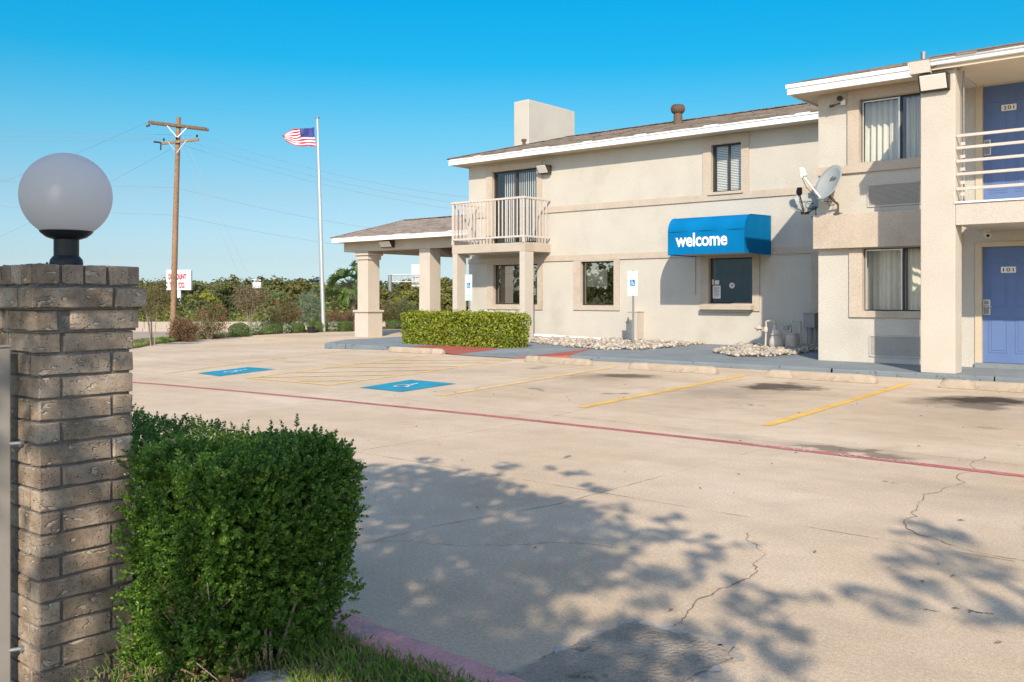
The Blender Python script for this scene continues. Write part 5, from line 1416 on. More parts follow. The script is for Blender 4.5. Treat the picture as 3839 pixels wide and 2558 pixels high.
for p, q in ((aL.lerp(aR, .30), (-41.40, 24.04, 9.10)), (aL.lerp(aR, .68), (-41.36, 24.04, 9.10)), (b1.lerp(b0, .3), (-41.36, 24.0, 8.35)), (b0.lerp(b1, .2), (-41.5, 24.0, 8.45))):
    mb = MB(); bar_(mb, Vector(p) - off, Vector(q) - off, .03, .04); mb.build('brace', M['alu'], t_)
for p in (b1.lerp(b0, .05), b0.lerp(b1, .05), b0.lerp(b1, .40)):
    mb = MB(); mb.path([p + Vector((0, 0, .05)), p + Vector((0, 0, .16))], .012, 6); mb.lathe([(.03, 0), (.055, .03), (.035, .06), (.05, .09), (.02, .12)], p + Vector((0, 0, .13)), 10); mb.build('insulator', M['black_plastic'], t_, smooth=True)
p = aL + Vector((.02, 0, -.12)); mb = MB(); mb.lathe([(.05, 0), (.07, .05), (.05, .1), (.07, .15), (.03, .2)], p, 10, -RV - Vector((0, 0, .35))); mb.build('insulator', M['rose_flower'] if 0 else M['rust'], t_, smooth=True)
p = b0 + Vector((0, 0, .0)); mb = MB(); mb.path([p, p - RV * .12 + Vector((0, 0, .06)), p - RV * .40 + Vector((0, 0, .09))], .045, 8); mb.path([p - RV * .05, p - RV * .07 + Vector((0, 0, -.32))], .03, 6); mb.build('cutout_switch', M['black_plastic'], t_, smooth=True)
mb = MB()
mb.path([(-41.28, 24.14, 9.31), (-31.92, 22.84, -.05)], .009, 4); mb.path([(-41.36, 24.05, 8.86), (-32.21, 22.6, -.10)], .009, 4); mb.build('guy_wire', M['wire'], t_)

def sag(p, q, s_, n_=14):
    p, q = Vector(p), Vector(q); return [p.lerp(q, i / n_) - Vector((0, 0, 4 * s_ * (i / n_) * (1 - i / n_))) for i in range(n_ + 1)]
def px(D, x, y):   # a far point given as metres right, up of the view line at distance D
    return FV * D + RV * ((x - 1919.5) / 3445 * D) + Vector((0, 0, 1.3 + (1115 - y) / 3445 * D))
WL = 'thin overhead wires strung past the wooden utility pole'
def wire(label, *segs):
    mb = MB()
    for (p, q, s_) in segs: mb.path(sag(p, q, s_), .0065, 4)
    tag(mb.build('overhead_wire', M['wire']), label, 'wire', 'overhead wires by the utility pole')
top_ = aL - off
wire('overhead wire running down left from the end of the upper crossarm', (top_, px(95, -300, 760), .6))
wire('overhead wire running down left from below the lower crossarm', (Vector((-41.7, 23.8, 8.55)), px(95, -300, 1005), .5))
ins = [b1.lerp(b0, .05), b0.lerp(b1, .40), b0.lerp(b1, .05)]
for lab, p, yl, yr_ in (('overhead wire from the right insulator of the lower crossarm', ins[0], 470, 735), ('overhead wire from the middle insulator of the lower crossarm', ins[1], 500, 762), ('overhead wire from the left insulator of the lower crossarm', ins[2], 522, 790)):
    p = p + Vector((0, 0, .22)); wire(lab, (px(52, -250, yl), p, .1), (p, px(52, 1980, yr_ + 25), .6))
wire('upper of two low telephone wires on the utility pole', (px(52, -250, 660), Vector((-41.48, 23.9, 6.67)), .1), (Vector((-41.46, 23.95, 6.67)), px(52, 1980, 915), .5))
wire('lower of two low telephone wires on the utility pole', (px(52, -250, 752), Vector((-41.52, 23.9, 5.32)), .1), (Vector((-41.5, 23.95, 5.32)), px(52, 1980, 970), .5))

# flag pole and flag
fb = Vector((-30.35, 24.16, -.10)); ft = Vector((-30.55, 23.99, 8.70))
t_ = thing('flagpole', 'tall white metal flagpole behind the shrubs of the bed', 'flagpole', fb)
mb = MB(); mb.path([fb - Vector((0, 0, .3)), fb.lerp(ft, .5), ft], [.085, .072, .045], 14); mb.build('pole', M['alu'], t_, smooth=True)
mb = MB(); mb.lathe([(.05, 0), (.09, .01), (.09, .06), (.03, .08)], ft, 12); mb.build('truck', M['galv'], t_, smooth=True)
mb = MB(); mb.path([ft + RV * -.09, fb + RV * -.14 + Vector((0, 0, 1.3))], .006, 4); mb.build('halyard', M['wire'], t_)
FW = [(0, (1995, 225), (2005, 440)), (.34, (1870, 243), (1890, 436)), (.66, (1755, 247), (1780, 430)), (.82, (1712, 268), (1718, 402)), (.93, (1676, 300), (1680, 375)), (1, (1650, 325), (1652, 352))]
def flag_pt(u, v):
    for (u0, a0, b0_), (u1, a1, b1_) in zip(FW, FW[1:]):
        if u <= u1 + 1e-6:
            k = (u - u0) / (u1 - u0); tx = a0[0] + (a1[0] - a0[0]) * k; ty = a0[1] + (a1[1] - a0[1]) * k; bx = b0_[0] + (b1_[0] - b0_[0]) * k; by = b0_[1] + (b1_[1] - b0_[1]) * k; break
    x, y = tx + (bx - tx) * v, ty + (by - ty) * v
    y += 7 * math.sin(u * 9 + v * 4) * min(1, u * 3) * (1 - abs(2 * v - 1))
    s_ = .003755
    return Vector((-30.65, 23.91, 8.34)) + RV * ((x - 1995) * s_) + Vector((0, 0, -(y - 225) * s_)) + FV * (.10 * math.sin(u * 11 + v * 2.6) * min(1, u * 4) + .05 * math.sin(u * 17 - v * 5))
nu, nv = 40, 26
mb = MB()
for i in range(nu):
    for j in range(nv):
        mb.cur = 2 if (i < nu * .42 and j < 14) else (0 if (j // 2) % 2 == 0 else 1)
        mb.face(flag_pt(i / nu, j / nv), flag_pt((i + 1) / nu, j / nv), flag_pt((i + 1) / nu, (j + 1) / nv), flag_pt(i / nu, (j + 1) / nv))
mb.cur = 1
for r_ in range(7):
    for c_ in range(6 if r_ % 2 == 0 else 5):
        u = .42 * ((c_ + (.5 if r_ % 2 else 0)) / 6 + .07); v = 14 / 26 * ((r_ + .6) / 7.2)
        for sg in (-1, 1):
            P5 = [flag_pt(max(0, u + .011 * math.sin(k * math.pi / 5) * (1 if k % 2 == 0 else .45)), max(0, v - .019 * math.cos(k * math.pi / 5) * (1 if k % 2 == 0 else .45))) + FV * .008 * sg for k in range(10)]
            mb.face(*P5)
fo = mb.build('flag', [M['flag_red'], M['flag_white'], M['flag_blue']], None, smooth=True, origin=tuple(fb))
tag(fo, 'red white and blue stars and stripes flag flying from the pole', 'flag')

# far shop sign
t_ = thing('pylon_sign', 'white pylon sign with red lettering far behind the utility pole', 'sign', px(110, 672, 1200))
sc = 110 / 3445
c_ = px(110, 672.5, 1050.5)
mb = MB(); mb.obox(c_, (RV, FV, (0, 0, 1)), (46.3 * sc, .25, 37.7 * sc)); mb.build('sign_box', M['sign_white'], t_, bevel=.05)
mb = MB(); mb.path([px(110, 672, 1089), px(110, 672, 1230)], 7 * sc, 12); mb.build('post', M['sign_white'], t_, smooth=True)
text('lettering', 'DISCOUNT', 66 * sc, 21 * sc, px(109.6, 631, 1047), RV, (0, 0, 1), M['sign_red'], t_, depth=.02, bold=.02)
text('lettering', 'TIRE CO.', 58 * sc, 21 * sc, px(109.6, 635, 1079), RV, (0, 0, 1), M['sign_red'], t_, depth=.02, bold=.02)

# highway gantry
t_ = thing('sign_gantry', 'grey steel truss gantry with the backs of road signs beyond the canopy', 'gantry', px(95, 1462, 1190))
mb = MB(); mb.path([px(95, 1462, 1240), px(95, 1462, 1030)], .20, 12); mb.build('post', M['galv'], t_, smooth=True)
P0, P1, Q0, Q1 = px(95, 1455, 1031), px(95, 1640, 1029), px(95, 1455, 1057), px(95, 1640, 1055)
for (a, b_) in ((P0, P1), (Q0, Q1)):
    for sg in (0, 1):
        mb = MB(); mb.path([a + FV * sg, b_ + FV * sg], .055, 6); mb.build('chord', M['alu'], t_)
for k in range(8):
    a, b_ = k / 8, (k + 1) / 8
    for (a0, a1) in ((P0.lerp(P1, a), Q0.lerp(Q1, b_)), (P0.lerp(P1, a) + FV, Q0.lerp(Q1, a) + FV), (Q0.lerp(Q1, a), P0.lerp(P1, a))):
        MB().path([a0, a1], .04, 5).build('lattice_bar', M['alu'], t_)
c_ = px(95.9, 1568, 1031)
for k in range(16):
    mb = MB(); mb.obox(px(96.4, 1568, 994 + k * 5.2), (RV, FV, (0, 0, 1)), (25 * 95 / 3445, .03, 2.35 * 95 / 3445)); mb.build('sign_panel', M['alu'], t_)
# small pole with white transformers
t_ = thing('transformer_pole', 'slim far pole carrying white transformers above the woods', 'utility pole', px(88, 963, 1190))
mb = MB(); mb.path([px(88, 963, 1215), px(88, 966, 1045)], .11, 8); mb.build('pole', M['wood'], t_)
mb = MB(); bar_(mb, px(88, 948, 1049), px(88, 978, 1051), .1, .1); mb.build('crossarm', M['alu'], t_)
for xx in (954, 963, 972):
    mb = MB(); mb.lathe([(.16, 0), (.2, .05), (.2, .5), (.1, .58)], px(87.7, xx, 1081), 12); mb.build('transformer', M['sign_white'], t_, smooth=True)

# =================================================================== BRICK PIER, LAMP, GATE POST
PX1, PY0, PW = -3.155, 1.331, .324
pcx, pcy = PX1 - PW / 2, PY0 + PW / 2
pier = thing('brick_pier', 'square tan brick gate pier with dark mortar joints carrying a globe lamp', 'brick pier', (pcx, pcy, 0))
CH, JT = .0755, .0092
Z3 = 1.185            # underside of the third course from the top
def brick_mesh(l, w_, h, seed):
    rr = random.Random(seed)
    bm = bmesh.new(); bmesh.ops.create_cube(bm, size=1)
    bmesh.ops.scale(bm, vec=(l, w_, h), verts=bm.verts)
    bmesh.ops.subdivide_edges(bm, edges=[e for e in bm.edges if abs((e.verts[0].co - e.verts[1].co).x) > l * .5], cuts=3)
    bmesh.ops.bevel(bm, geom=[e for e in bm.edges if e.calc_face_angle(0) > .5], offset=.0035, segments=1, affect='EDGES')
    for v in bm.verts: v.co += Vector((rr.gauss(0, .0010), rr.gauss(0, .0014), rr.gauss(0, .0014)))
    me = bpy.data.meshes.new('brick'); bm.to_mesh(me); bm.free(); me.materials.append(M['brick'])
    return me
full = [brick_mesh(.244, .070, CH - JT, i) for i in range(5)]
head = [brick_mesh(.070, .088, CH - JT, 20 + i) for i in range(4)]
long_ = [brick_mesh(.270, .075, CH - JT, 40 + i) for i in range(3)]
shorts = [brick_mesh(.060, .075, CH - JT, 50 + i) for i in range(3)]
def put(me, x, y, z, rz):
    o = bpy.data.objects.new('brick', me); C.objects.link(o); o.parent = pier
    o.location = (x - pcx, y - pcy, z); o.rotation_euler = (random.gauss(0, .004), random.gauss(0, .004), rz + random.gauss(0, .006) + random.choice((0, math.pi)))
def course(z, grow, flip):
    """four bricks laid as a pinwheel"""
    W = PW / 2 + grow; lng = full; L_, B_ = .244, .070
    extra = 2 * grow
    s1 = W - B_ / 2
    sh = (W - L_ / 2)
    for k in range(4):
        a = k * math.pi / 2
        off = sh if flip else -sh
        # stretcher on side k, its end showing on the neighbouring side
        x = s1 * math.cos(a) - off * math.sin(a); y = s1 * math.sin(a) + off * math.cos(a)
        put(random.choice(lng), pcx + x, pcy + y, z, a + math.pi / 2)
zc = Z3 + CH / 2
k = 0
z = Z3 - CH / 2 + 0
course(Z3 + CH / 2, .016, True)
while z > -.25:
    course(z, 0, k % 2 == 0); z -= CH; k += 1
# corbelled stretcher course and header course on top
z2 = Z3 + 1.5 * CH
W2 = PW / 2 + .036
for k in range(4):
    a = k * math.pi / 2
    def place(me_, along, depth_):
        x = (W2 - depth_ / 2) * math.cos(a) - along * math.sin(a); y = (W2 - depth_ / 2) * math.sin(a) + along * math.cos(a)
        put(me_, pcx + x, pcy + y, z2, a + math.pi / 2)
    place(random.choice(long_), -W2 + .135 + .0, .075); place(random.choice(shorts), -W2 + .27 + .011 + .03, .075)
z1 = Z3 + 2.5 * CH + .003
W1 = PW / 2 + .018
for k in range(4):
    a = k * math.pi / 2
    for j in range(4):
        al = -W1 + .0425 + j * .0795 + .0
        x = (W1 - .044) * math.cos(a) - al * math.sin(a); y = (W1 - .044) * math.sin(a) + al * math.cos(a)
        put(random.choice(head), pcx + x, pcy + y, z1, a + math.pi / 2)
mb = MB(); q = PW / 2 - .009
mb.box(pcx - q, pcx + q, pcy - q, pcy + q, -.3, Z3 - .004); q += .016; mb.box(pcx - q, pcx + q, pcy - q, pcy + q, Z3 - .004, Z3 + CH - .004); q += .016
mb.box(pcx - q, pcx + q, pcy - q, pcy + q, Z3 + CH - .003, Z3 + 2 * CH); q -= .016; mb.box(pcx - q, pcx + q, pcy - q, pcy + q, Z3 + 2 * CH, Z3 + 3 * CH - .006)
mb.build('mortar', M['mortar'], pier)
ZT_ = Z3 + 3 * CH - .0

lamp = thing('globe_lamp', 'white opal globe lamp on a short black neck on top of the brick pier', 'lamp', (pcx, pcy, ZT_))
RG = .152
gc = Vector((pcx, pcy, 1.661))
prof = [(max(.0005, RG * math.sin(a)), -RG * math.cos(a)) for a in np.linspace(.56, math.pi, 34)]
mb = MB(); mb.lathe(prof, gc, 48); mb.build('globe', M['globe'], lamp, smooth=True)
zb = gc.z - RG * math.cos(.56)
mb = MB(); mb.lathe([(.042, zb - .027), (.066, zb - .019), (.083, zb - .005), (.0885, zb + .003), (.086, zb + .004)], (pcx, pcy, 0), 32); mb.build('globe_cup', M['black'], lamp, smooth=True)
mb = MB(); mb.lathe([(.054, ZT_), (.055, ZT_ + .010), (.053, ZT_ + .022), (.044, ZT_ + .034), (.0415, ZT_ + .036), (.0415, zb - .02)], (pcx, pcy, 0), 32); mb.build('neck', M['black'], lamp, smooth=True)
for a in (.2, 2.3, 4.4):
    mb = MB(); p = Vector((pcx + .062 * math.cos(a), pcy + .062 * math.sin(a), ZT_ + .004)); mb.obox(p, ((math.cos(a), math.sin(a), 0), (-math.sin(a), math.cos(a), 0), (0, 0, 1)), (.014, .007, .003)); mb.lathe([(.004, 0), (.004, .008)], p, 6); mb.build('foot_lug', M['black'], lamp)

gate = thing('gate_post', 'taupe square metal gate post fixed to the brick pier', 'gate post', (-3.3175, 1.268, 0))
MB().box(-3.345, -3.29, 1.241, 1.296, -.3, 1.130).build('post', M['taupe'], gate, bevel=.004)
MB().box(-3.349, -3.286, 1.237, 1.300, 1.131, 1.138).build('cap', M['taupe'], gate, bevel=.002)
for z in (.804, .106):
    mb = MB(); mb.path([(-3.30, 1.28, z), (-3.278, 1.338, z)], .007, 8); mb.lathe([(.012, 0), (.012, .010)], (-3.278, 1.331, z), 6, (0, -1, 0)); mb.build('tie_bolt', M['galv'], gate)

# =================================================================== PLANTS
# trimmed boxwood hedge beside the pier: sprigs of small round leaves
def sprig_template():
    V = []; F = []
    def leaf(base, d, nrm, l, w_):
        d = d.normalized(); s_ = d.cross(nrm).normalized(); n_ = s_.cross(d)
        k = len(V)
        for (a, b_, c_) in ((0, 0, 0), (.45, .5, .10), (.85, .36, .06), (1, 0, -.02), (.85, -.36, .06), (.45, -.5, .10)):
            V.append(base + d * l * a + s_ * w_ * b_ + n_ * l * c_)
        F.append((k, k + 1, k + 2, k + 3)); F.append((k, k + 3, k + 4, k + 5))
    H = 1.0
    for i in range(5):
        z = .12 + i * .20; a = i * 1.45
        for sg in (0, math.pi):
            d = Vector((math.cos(a + sg), math.sin(a + sg), .75 + .18 * i)); leaf(Vector((0, 0, z)), d, Vector((0, 0, 1)), .42 - .045 * i, .30 - .03 * i)
    leaf(Vector((0, 0, .98)), Vector((.2, .1, 1)), Vector((1, 0, 0)), .26, .15)
    k = len(V); V += [Vector((.02, 0, -.2)), Vector((-.02, .02, -.2)), Vector((0, .01, 1.0)), Vector((.01, -.01, 1.0))]; F.append((k, k + 1, k + 2, k + 3))
    return np.array([v[:] for v in V]), np.array(F)
SV, SF = sprig_template()

def sprigs(P, D, size):
    n_ = len(P); z = D / np.linalg.norm(D, axis=1, keepdims=True)
    a = rng.normal(size=(n_, 3)); a -= z * np.sum(a * z, 1, keepdims=True); a /= np.linalg.norm(a, axis=1, keepdims=True); b_ = np.cross(z, a)
    s_ = size * (.75 + .4 * rng.random((n_, 1, 1)))
    R3 = np.stack([a, b_, z], 1)
    V = P[:, None, :] + s_ * np.einsum('vk,nkj->nvj', SV, R3)
    F = (SF[None] + (np.arange(n_) * len(SV))[:, None, None])
    return V.reshape(-1, 3), F.reshape(-1, 4)

def hedge_shell(x0, x1, y0, y1, z0, z1, n_, taper, pw=7):
    """points on a clipped rounded box; narrower at the foot"""
    c_ = np.array([(x0 + x1) / 2, (y0 + y1) / 2, (z0 + z1) / 2]); h = np.array([(x1 - x0) / 2, (y1 - y0) / 2, (z1 - z0) / 2])
    q = rng.uniform(-1, 1, (n_ * 3, 3))
    ar = np.array([h[1] * h[2], h[0] * h[2], h[0] * h[1]]); f = rng.choice(3, n_ * 3, p=ar / ar.sum()); sg = np.where(rng.random(n_ * 3) < .5, -1, 1)
    q[np.arange(n_ * 3), f] = sg
    keep = ~((f == 2) & (sg < 0)); q = q[keep][:n_]
    nn = np.sum(np.abs(q) ** pw, 1) ** (1 / pw); q = q / nn[:, None]
    nr = np.sign(q) * np.abs(q) ** (pw - 1); nr /= np.linalg.norm(nr, axis=1, keepdims=True)
    t_ = np.clip((1 - (q[:, 2] + 1) / 2), 0, 1)
    q2 = q * h
    q2[:, 0] *= 1 - taper * t_ ** 1.6; q2[:, 1] *= 1 - taper * .6 * t_ ** 1.6
    P = c_ + q2
    wob = .022 * np.sin(P[:, 0] * 9 + 1) * np.sin(P[:, 2] * 8 + P[:, 1] * 7) + .014 * np.sin(P[:, 0] * 21 + P[:, 2] * 17)
    return P + nr * wob[:, None], nr

def hedge_lean(P):
    # the right end is cut back towards the foot and rounded at the top corner
    P = P.copy(); k = np.clip((P[:, 0] + 2.98) / .51, 0, 1) ** 1.3; t_ = np.clip(1 - P[:, 2] / .60, 0, 1)
    P[:, 0] -= .27 * k * t_ ** 1.2
    P[:, 1] += .05 * k * t_
    return P
hg = thing('boxwood_hedge', 'trimmed dark green boxwood hedge with tiny round leaves beside the brick pier', 'hedge', (-2.75, 1.8, .03))
Ps = []; Ds = []
for (bx, n_, tp) in (((-2.98, -2.47, 1.56, 2.15, -.02, .775), 8000, .02), ((-4.9, -2.5, 1.62, 2.20, .05, .765), 5200, .03)):
    P, nr = hedge_shell(*bx, n_, tp, 14)
    if bx[0] > -3.2: P = hedge_lean(P)
    dep = np.abs(rng.normal(0, .036, len(P)))
    P = P - nr * dep[:, None]
    # thin bare spots low on the near side
    thin = np.exp(-((P[:, 0] + 2.72) ** 2 / .012 + (P[:, 2] - .36) ** 2 / .010)) + np.exp(-((P[:, 0] + 2.66) ** 2 / .02 + (P[:, 2] - .12) ** 2 / .006))
    keep = rng.random(len(P)) > thin * .45
    P, nr = P[keep], nr[keep]
    D = nr * .75 + rng.normal(0, .42, nr.shape) + np.array([0, 0, .40])
    P = P - nr * .012
    Ps.append(P); Ds.append(D)
# stray shoots
P, nr = hedge_shell(-2.98, -2.47, 1.56, 2.12, .02, .79, 60, .02, 14); P = hedge_lean(P); Ps.append(P + nr * .010); Ds.append(nr * .6 + rng.normal(0, .3, nr.shape) + np.array([0, 0, .7]))
P = np.stack([rng.uniform(-3.0, -2.93, 130), rng.uniform(1.52, 1.62, 130), rng.uniform(.05, .62, 130)], 1); Ps.append(P); Ds.append(np.array([-.5, -.5, .4]) + rng.normal(0, .4, P.shape))
V, F = sprigs(np.concatenate(Ps), np.concatenate(Ds), .041)
link('foliage', fast_mesh('foliage', V - np.array(hg.location), F), M['box_leaf'], hg)
# inner foliage keeps the hedge from being see-through
P, nr = hedge_shell(-2.94, -2.52, 1.61, 2.07, -.02, .73, 3800, .02); P = hedge_lean(P); P2, nr2 = hedge_shell(-4.8, -2.7, 1.77, 2.07, .05, .74, 1500, .05)
P = np.concatenate([P, P2]); nr = np.concatenate([nr, nr2]); dd = rng.random(len(P)) * .12 + .02
V, F = sprigs(P - nr * dd[:, None], nr + rng.normal(0, .6, nr.shape), .050)
link('inner_foliage', fast_mesh('inner_foliage', V - np.array(hg.location), F), M['box_leaf'], hg)
mb = MB()
for k in range(16):
    x, y = random.uniform(-2.86, -2.66), random.uniform(1.75, 1.95); p = Vector((x, y, .04)); q = Vector((min(-2.6, max(-2.9, x + random.gauss(0, .08))), min(2.0, max(1.68, y + random.gauss(0, .07))), random.uniform(.35, .62)))
    mb.path([p, p.lerp(q, .5) + Vector((random.gauss(0, .02), random.gauss(0, .02), 0)), q], [.007, .005, .002], 5)
for k in range(50):
    p = Vector((random.uniform(-2.93, -2.6), random.uniform(1.60, 1.68), random.uniform(.06, .45))); q = p + Vector((random.gauss(0, .06), -random.uniform(0, .05), random.gauss(.03, .05))); mb.path([p, q], .0018, 4)
mb.build('branches', M['palebark'], hg)
P = np.concatenate([rng.normal(0, 1, (150, 3)) * np.array([.06, .035, .05]) + np.array([-2.72, 1.59, .36]), rng.normal(0, 1, (110, 3)) * np.array([.09, .04, .035]) + np.array([-2.66, 1.62, .12])])
leaf_obj('dead_leaves', P, .015, M['dead_leaf'], hg, aspect=.6)

# bright clipped hedge by the ramp
h2 = thing('clipped_hedge', 'bright yellow green clipped box hedge in the sun beside the ramp', 'hedge', (-16.2, 18, .1))
P, nr = hedge_shell(-17.72, -13.92, 16.53, 17.45, .05, .92, 14000, .04, 12)
P = P - nr * np.abs(rng.normal(0, .05, len(P)))[:, None]
leaf_obj('foliage', P, .066, M['hedge_leaf'], h2, nr * .55 + np.array([0, 0, .45]) + rng.normal(0, .3, nr.shape), .5, .55)
P, nr = hedge_shell(-17.6, -14.05, 16.65, 17.35, .05, .82, 6000, .04, 12)
leaf_obj('inner_foliage', P - nr * (rng.random(len(P)) * .12)[:, None], .08, M['hedge_leaf'], h2, nr, .5)
P, nr = hedge_shell(-17.72, -13.92, 16.53, 17.45, .05, .92, 350, .04, 12); tag(leaf_obj('shoots', P + nr * .03 + np.array([0, 0, .02]), .06, M['hedge_leaf'], h2, aspect=.45), kind='stuff')

def shrub(name, label, cat, x, y, z, wd, hg_, mat, n_=1600, leaf=.055, clumps=40, extra=None, stems=None, group=None, aspect=.5, low=0.0, shell=.5):
    t_ = thing(name, label, cat, (x, y, z), group)
    P, B = clump_points((x, y, z + hg_ * (.5 + low * .5)), (wd / 2 * .88, wd / 2 * .88, hg_ * (1 - low) / 2 * .92), clumps, n_ // clumps, .34, shell)
    leaf_obj('foliage', P, leaf, M[mat], t_, B, .4, aspect)
    if stems:
        mb = MB()
        for k in range(stems):
            a = random.uniform(0, 6.28); q = wd * .32 * random.random() ** .5
            mb.path([(x + math.cos(a) * .05, y + math.sin(a) * .05, z - .05), (x + math.cos(a) * q * .5, y + math.sin(a) * q * .5, z + hg_ * .3), (x + math.cos(a) * q * 1.1, y + math.sin(a) * q * 1.1, z + hg_ * .78)], [.016, .012, .005], 6)
        mb.build('stem', M['palebark'], t_)
    if extra:
        m2, n2, s2 = extra
        P, B = clump_points((x, y, z + hg_ * .56), (wd / 2 * .95, wd / 2 * .95, hg_ * .48), n2, 4, .06, .9)
        tag(leaf_obj('flowers', P, s2, M[m2], t_, B, .3, .9), kind='stuff')
    return t_
shrub('crepe_myrtle', 'small multi trunk crepe myrtle close to the brick pier', 'tree', -24.49, 13.43, -.07, 1.05, 1.92, 'crepe_leaf', 2600, .05, 70, None, 7, low=.42, shell=.25)
shrub('shrub', 'tiny green tuft in the mulch near the crepe myrtle', 'plant', -25.77, 14.48, -.09, .40, .18, 'grass', 420, .07, 8, aspect=.2)
shrub('nandina', 'low round reddish shrub at the corner of the bed', 'shrub', -26.85, 15.75, -.14, 1.02, .80, 'nandina_leaf', 5200, .05, 90, shell=.3)
shrub('rose_bush', 'tall red flowering rose bush left of the first clipped ball', 'rose bush', -28.05, 17.45, -.16, 1.30, 1.28, 'rose_leaf', 4600, .052, 90, ('rose_flower', 18, .06), 9, 'rose bushes')
shrub('rose_bush', 'red flowering rose bush behind the middle clipped balls', 'rose bush', -32.43, 23.72, -.15, 1.45, 1.28, 'rose_leaf', 5000, .058, 90, ('rose_flower', 18, .07), 6, 'rose bushes')
for (x, y, z, w_, h_, lb) in ((-29.15, 19.34, -.14, .68, .50, 'clipped round box ball, the first and leftmost in the bed'), (-30.49, 21.63, -.14, .84, .44, 'wide clipped box ball between the two pale leaved plants'),
                              (-30.53, 22.95, -.14, .60, .40, 'clipped box ball just left of the black flowerpot'), (-30.62, 24.16, -.14, .70, .47, 'clipped box ball between the black flowerpot and the flagpole foot'),
                              (-30.28, 25.18, -.14, .68, .45, 'clipped box ball just left of the moulded canopy column'), (-30.80, 28.48, -.14, .66, .42, 'clipped box ball right of the moulded canopy column beside the hedge')):
    t_ = thing('box_ball', lb, 'clipped shrub', (x, y, z), 'clipped box balls along the bed')
    P, nr = hedge_shell(x - w_ / 2, x + w_ / 2, y - w_ / 2, y + w_ / 2, z - .10, z + h_, 4200, .1, 2.8)
    P = P - nr * np.abs(rng.normal(0, .012, len(P)))[:, None]
    leaf_obj('foliage', P, .034, M['ball_leaf'], t_, nr, .72)
    P, nr = hedge_shell(x - w_ * .42, x + w_ * .42, y - w_ * .42, y + w_ * .42, z - .08, z + h_ * .85, 700, .1, 2.6)
    leaf_obj('inner_foliage', P, .06, M['ball_leaf'], t_, nr, .8)
for (x, y, w_, h_, lb) in ((-29.97, 20.54, .62, .48, 'pale variegated plant between the two left clipped balls'), (-30.29, 22.20, .44, .36, 'pale variegated plant right of the wide clipped ball'), (-30.48, 24.72, .5, .46, 'pale variegated plant beside the foot of the flagpole')):
    shrub('variegated_plant', lb, 'plant', x, y, -.14, w_, h_, 'pale_leaf', 420, .10, 16, group='pale leaved plants in the bed', aspect=.3)
t_ = thing('flowerpot', 'black plastic flowerpot with green grass in front of the clipped balls', 'flowerpot', (-30.0, 23.25, -.14))
mb = MB(); mb.lathe([(.13, 0), (.17, .22), (.185, .22), (.185, .25), (.16, .25), (.155, .20)], (-30.0, 23.25, -.14), 20); mb.build('pot', M['black_plastic'], t_, smooth=True)
n_ = 260; az = rng.uniform(0, 6.28, n_); l_ = rng.uniform(.2, .42, n_); ln = rng.uniform(.05, .5, n_)
B0 = np.stack([-30.0 + np.cos(az) * .09 * rng.random(n_), 23.25 + np.sin(az) * .09 * rng.random(n_), np.full(n_, .07)], 1)
T0 = B0 + np.stack([np.cos(az) * l_ * ln, np.sin(az) * l_ * ln, l_], 1); s0 = np.stack([-np.sin(az), np.cos(az), az * 0], 1) * .006
V = np.stack([B0 - s0, B0 + s0, T0 + s0 * .3, T0 - s0 * .3], 1).reshape(-1, 3); i = np.arange(n_) * 4
link('grass_tuft', fast_mesh('grass_tuft', V - np.array(t_.location), np.stack([i, i + 1, i + 2, i + 3], 1)), M['palm_leaf'], t_)
shrub('crepe_myrtle', 'brown seeded crepe myrtle with bare branching stems behind the clipped balls', 'tree', -31.84, 21.61, -.05, 1.9, 1.85, 'crepe_brown', 4800, .055, 100, None, 10, low=.35, shell=.2)
shrub('feathery_shrub', 'tall feathery grey green shrub beside the flagpole', 'shrub', -33.22, 25.67, -.15, 1.35, 1.75, 'feather_leaf', 5200, .11, 80, None, 5, aspect=.16)
shrub('shrub', 'low wide reddish shrub behind the clipped ball by the column', 'shrub', -34.2, 28.2, -.21, 1.7, .90, 'nandina_leaf', 4800, .06, 80)
shrub('shrub', 'dark red leaved shrub seen just right of the moulded column', 'shrub', -32.75, 29.97, -.03, .95, 1.12, 'rose_leaf', 3600, .055, 70, ('dead_leaf', 30, .06))
shrub('shrub', 'grey green rounded shrub seen between the two canopy columns', 'shrub', -33.64, 31.83, -.12, 1.7, 1.38, 'gray_leaf', 5000, .065, 80)

# palm
t_ = thing('palm_tree', 'fan palm beside the left canopy column', 'palm', (-36.3, 31.0, -.2))
pc = Vector((-36.55, 30.7, 1.95))
mb = MB(); mb.path([(-36.3, 31.0, -.4), pc + Vector((0, 0, .1))], [.16, .13], 10); mb.build('trunk', M['bark'], t_)
for k in range(34):
    a = k * 2.4; el = random.uniform(-1.0, 1.3)
    d = Vector((math.cos(a) * math.cos(el), math.sin(a) * math.cos(el), math.sin(el))); L_ = random.uniform(.5, .95)
    hub = pc + d * L_; s_ = (Matrix.Rotation(random.uniform(-1.2, 1.2), 3, d) @ d.cross(Vector((0, 0, 1))).normalized()); u = s_.cross(d)
    mb = MB(); mb.path([pc, hub], [.014, .008], 4)
    for j in range(15):
        b_ = (j - 7) / 7 * 1.35; bd = d * math.cos(b_) + s_ * math.sin(b_); bl = random.uniform(.42, .66)
        m1 = hub + bd * bl * .55 + u * .03; tp = hub + bd * bl + Vector((0, 0, -.16 * random.random() - .08)); sd = (bd.cross(u)).normalized() * .032
        mb.face(hub, m1 - sd, tp, m1 + sd)
    mb.build('frond', M['palm_leaf'], t_)

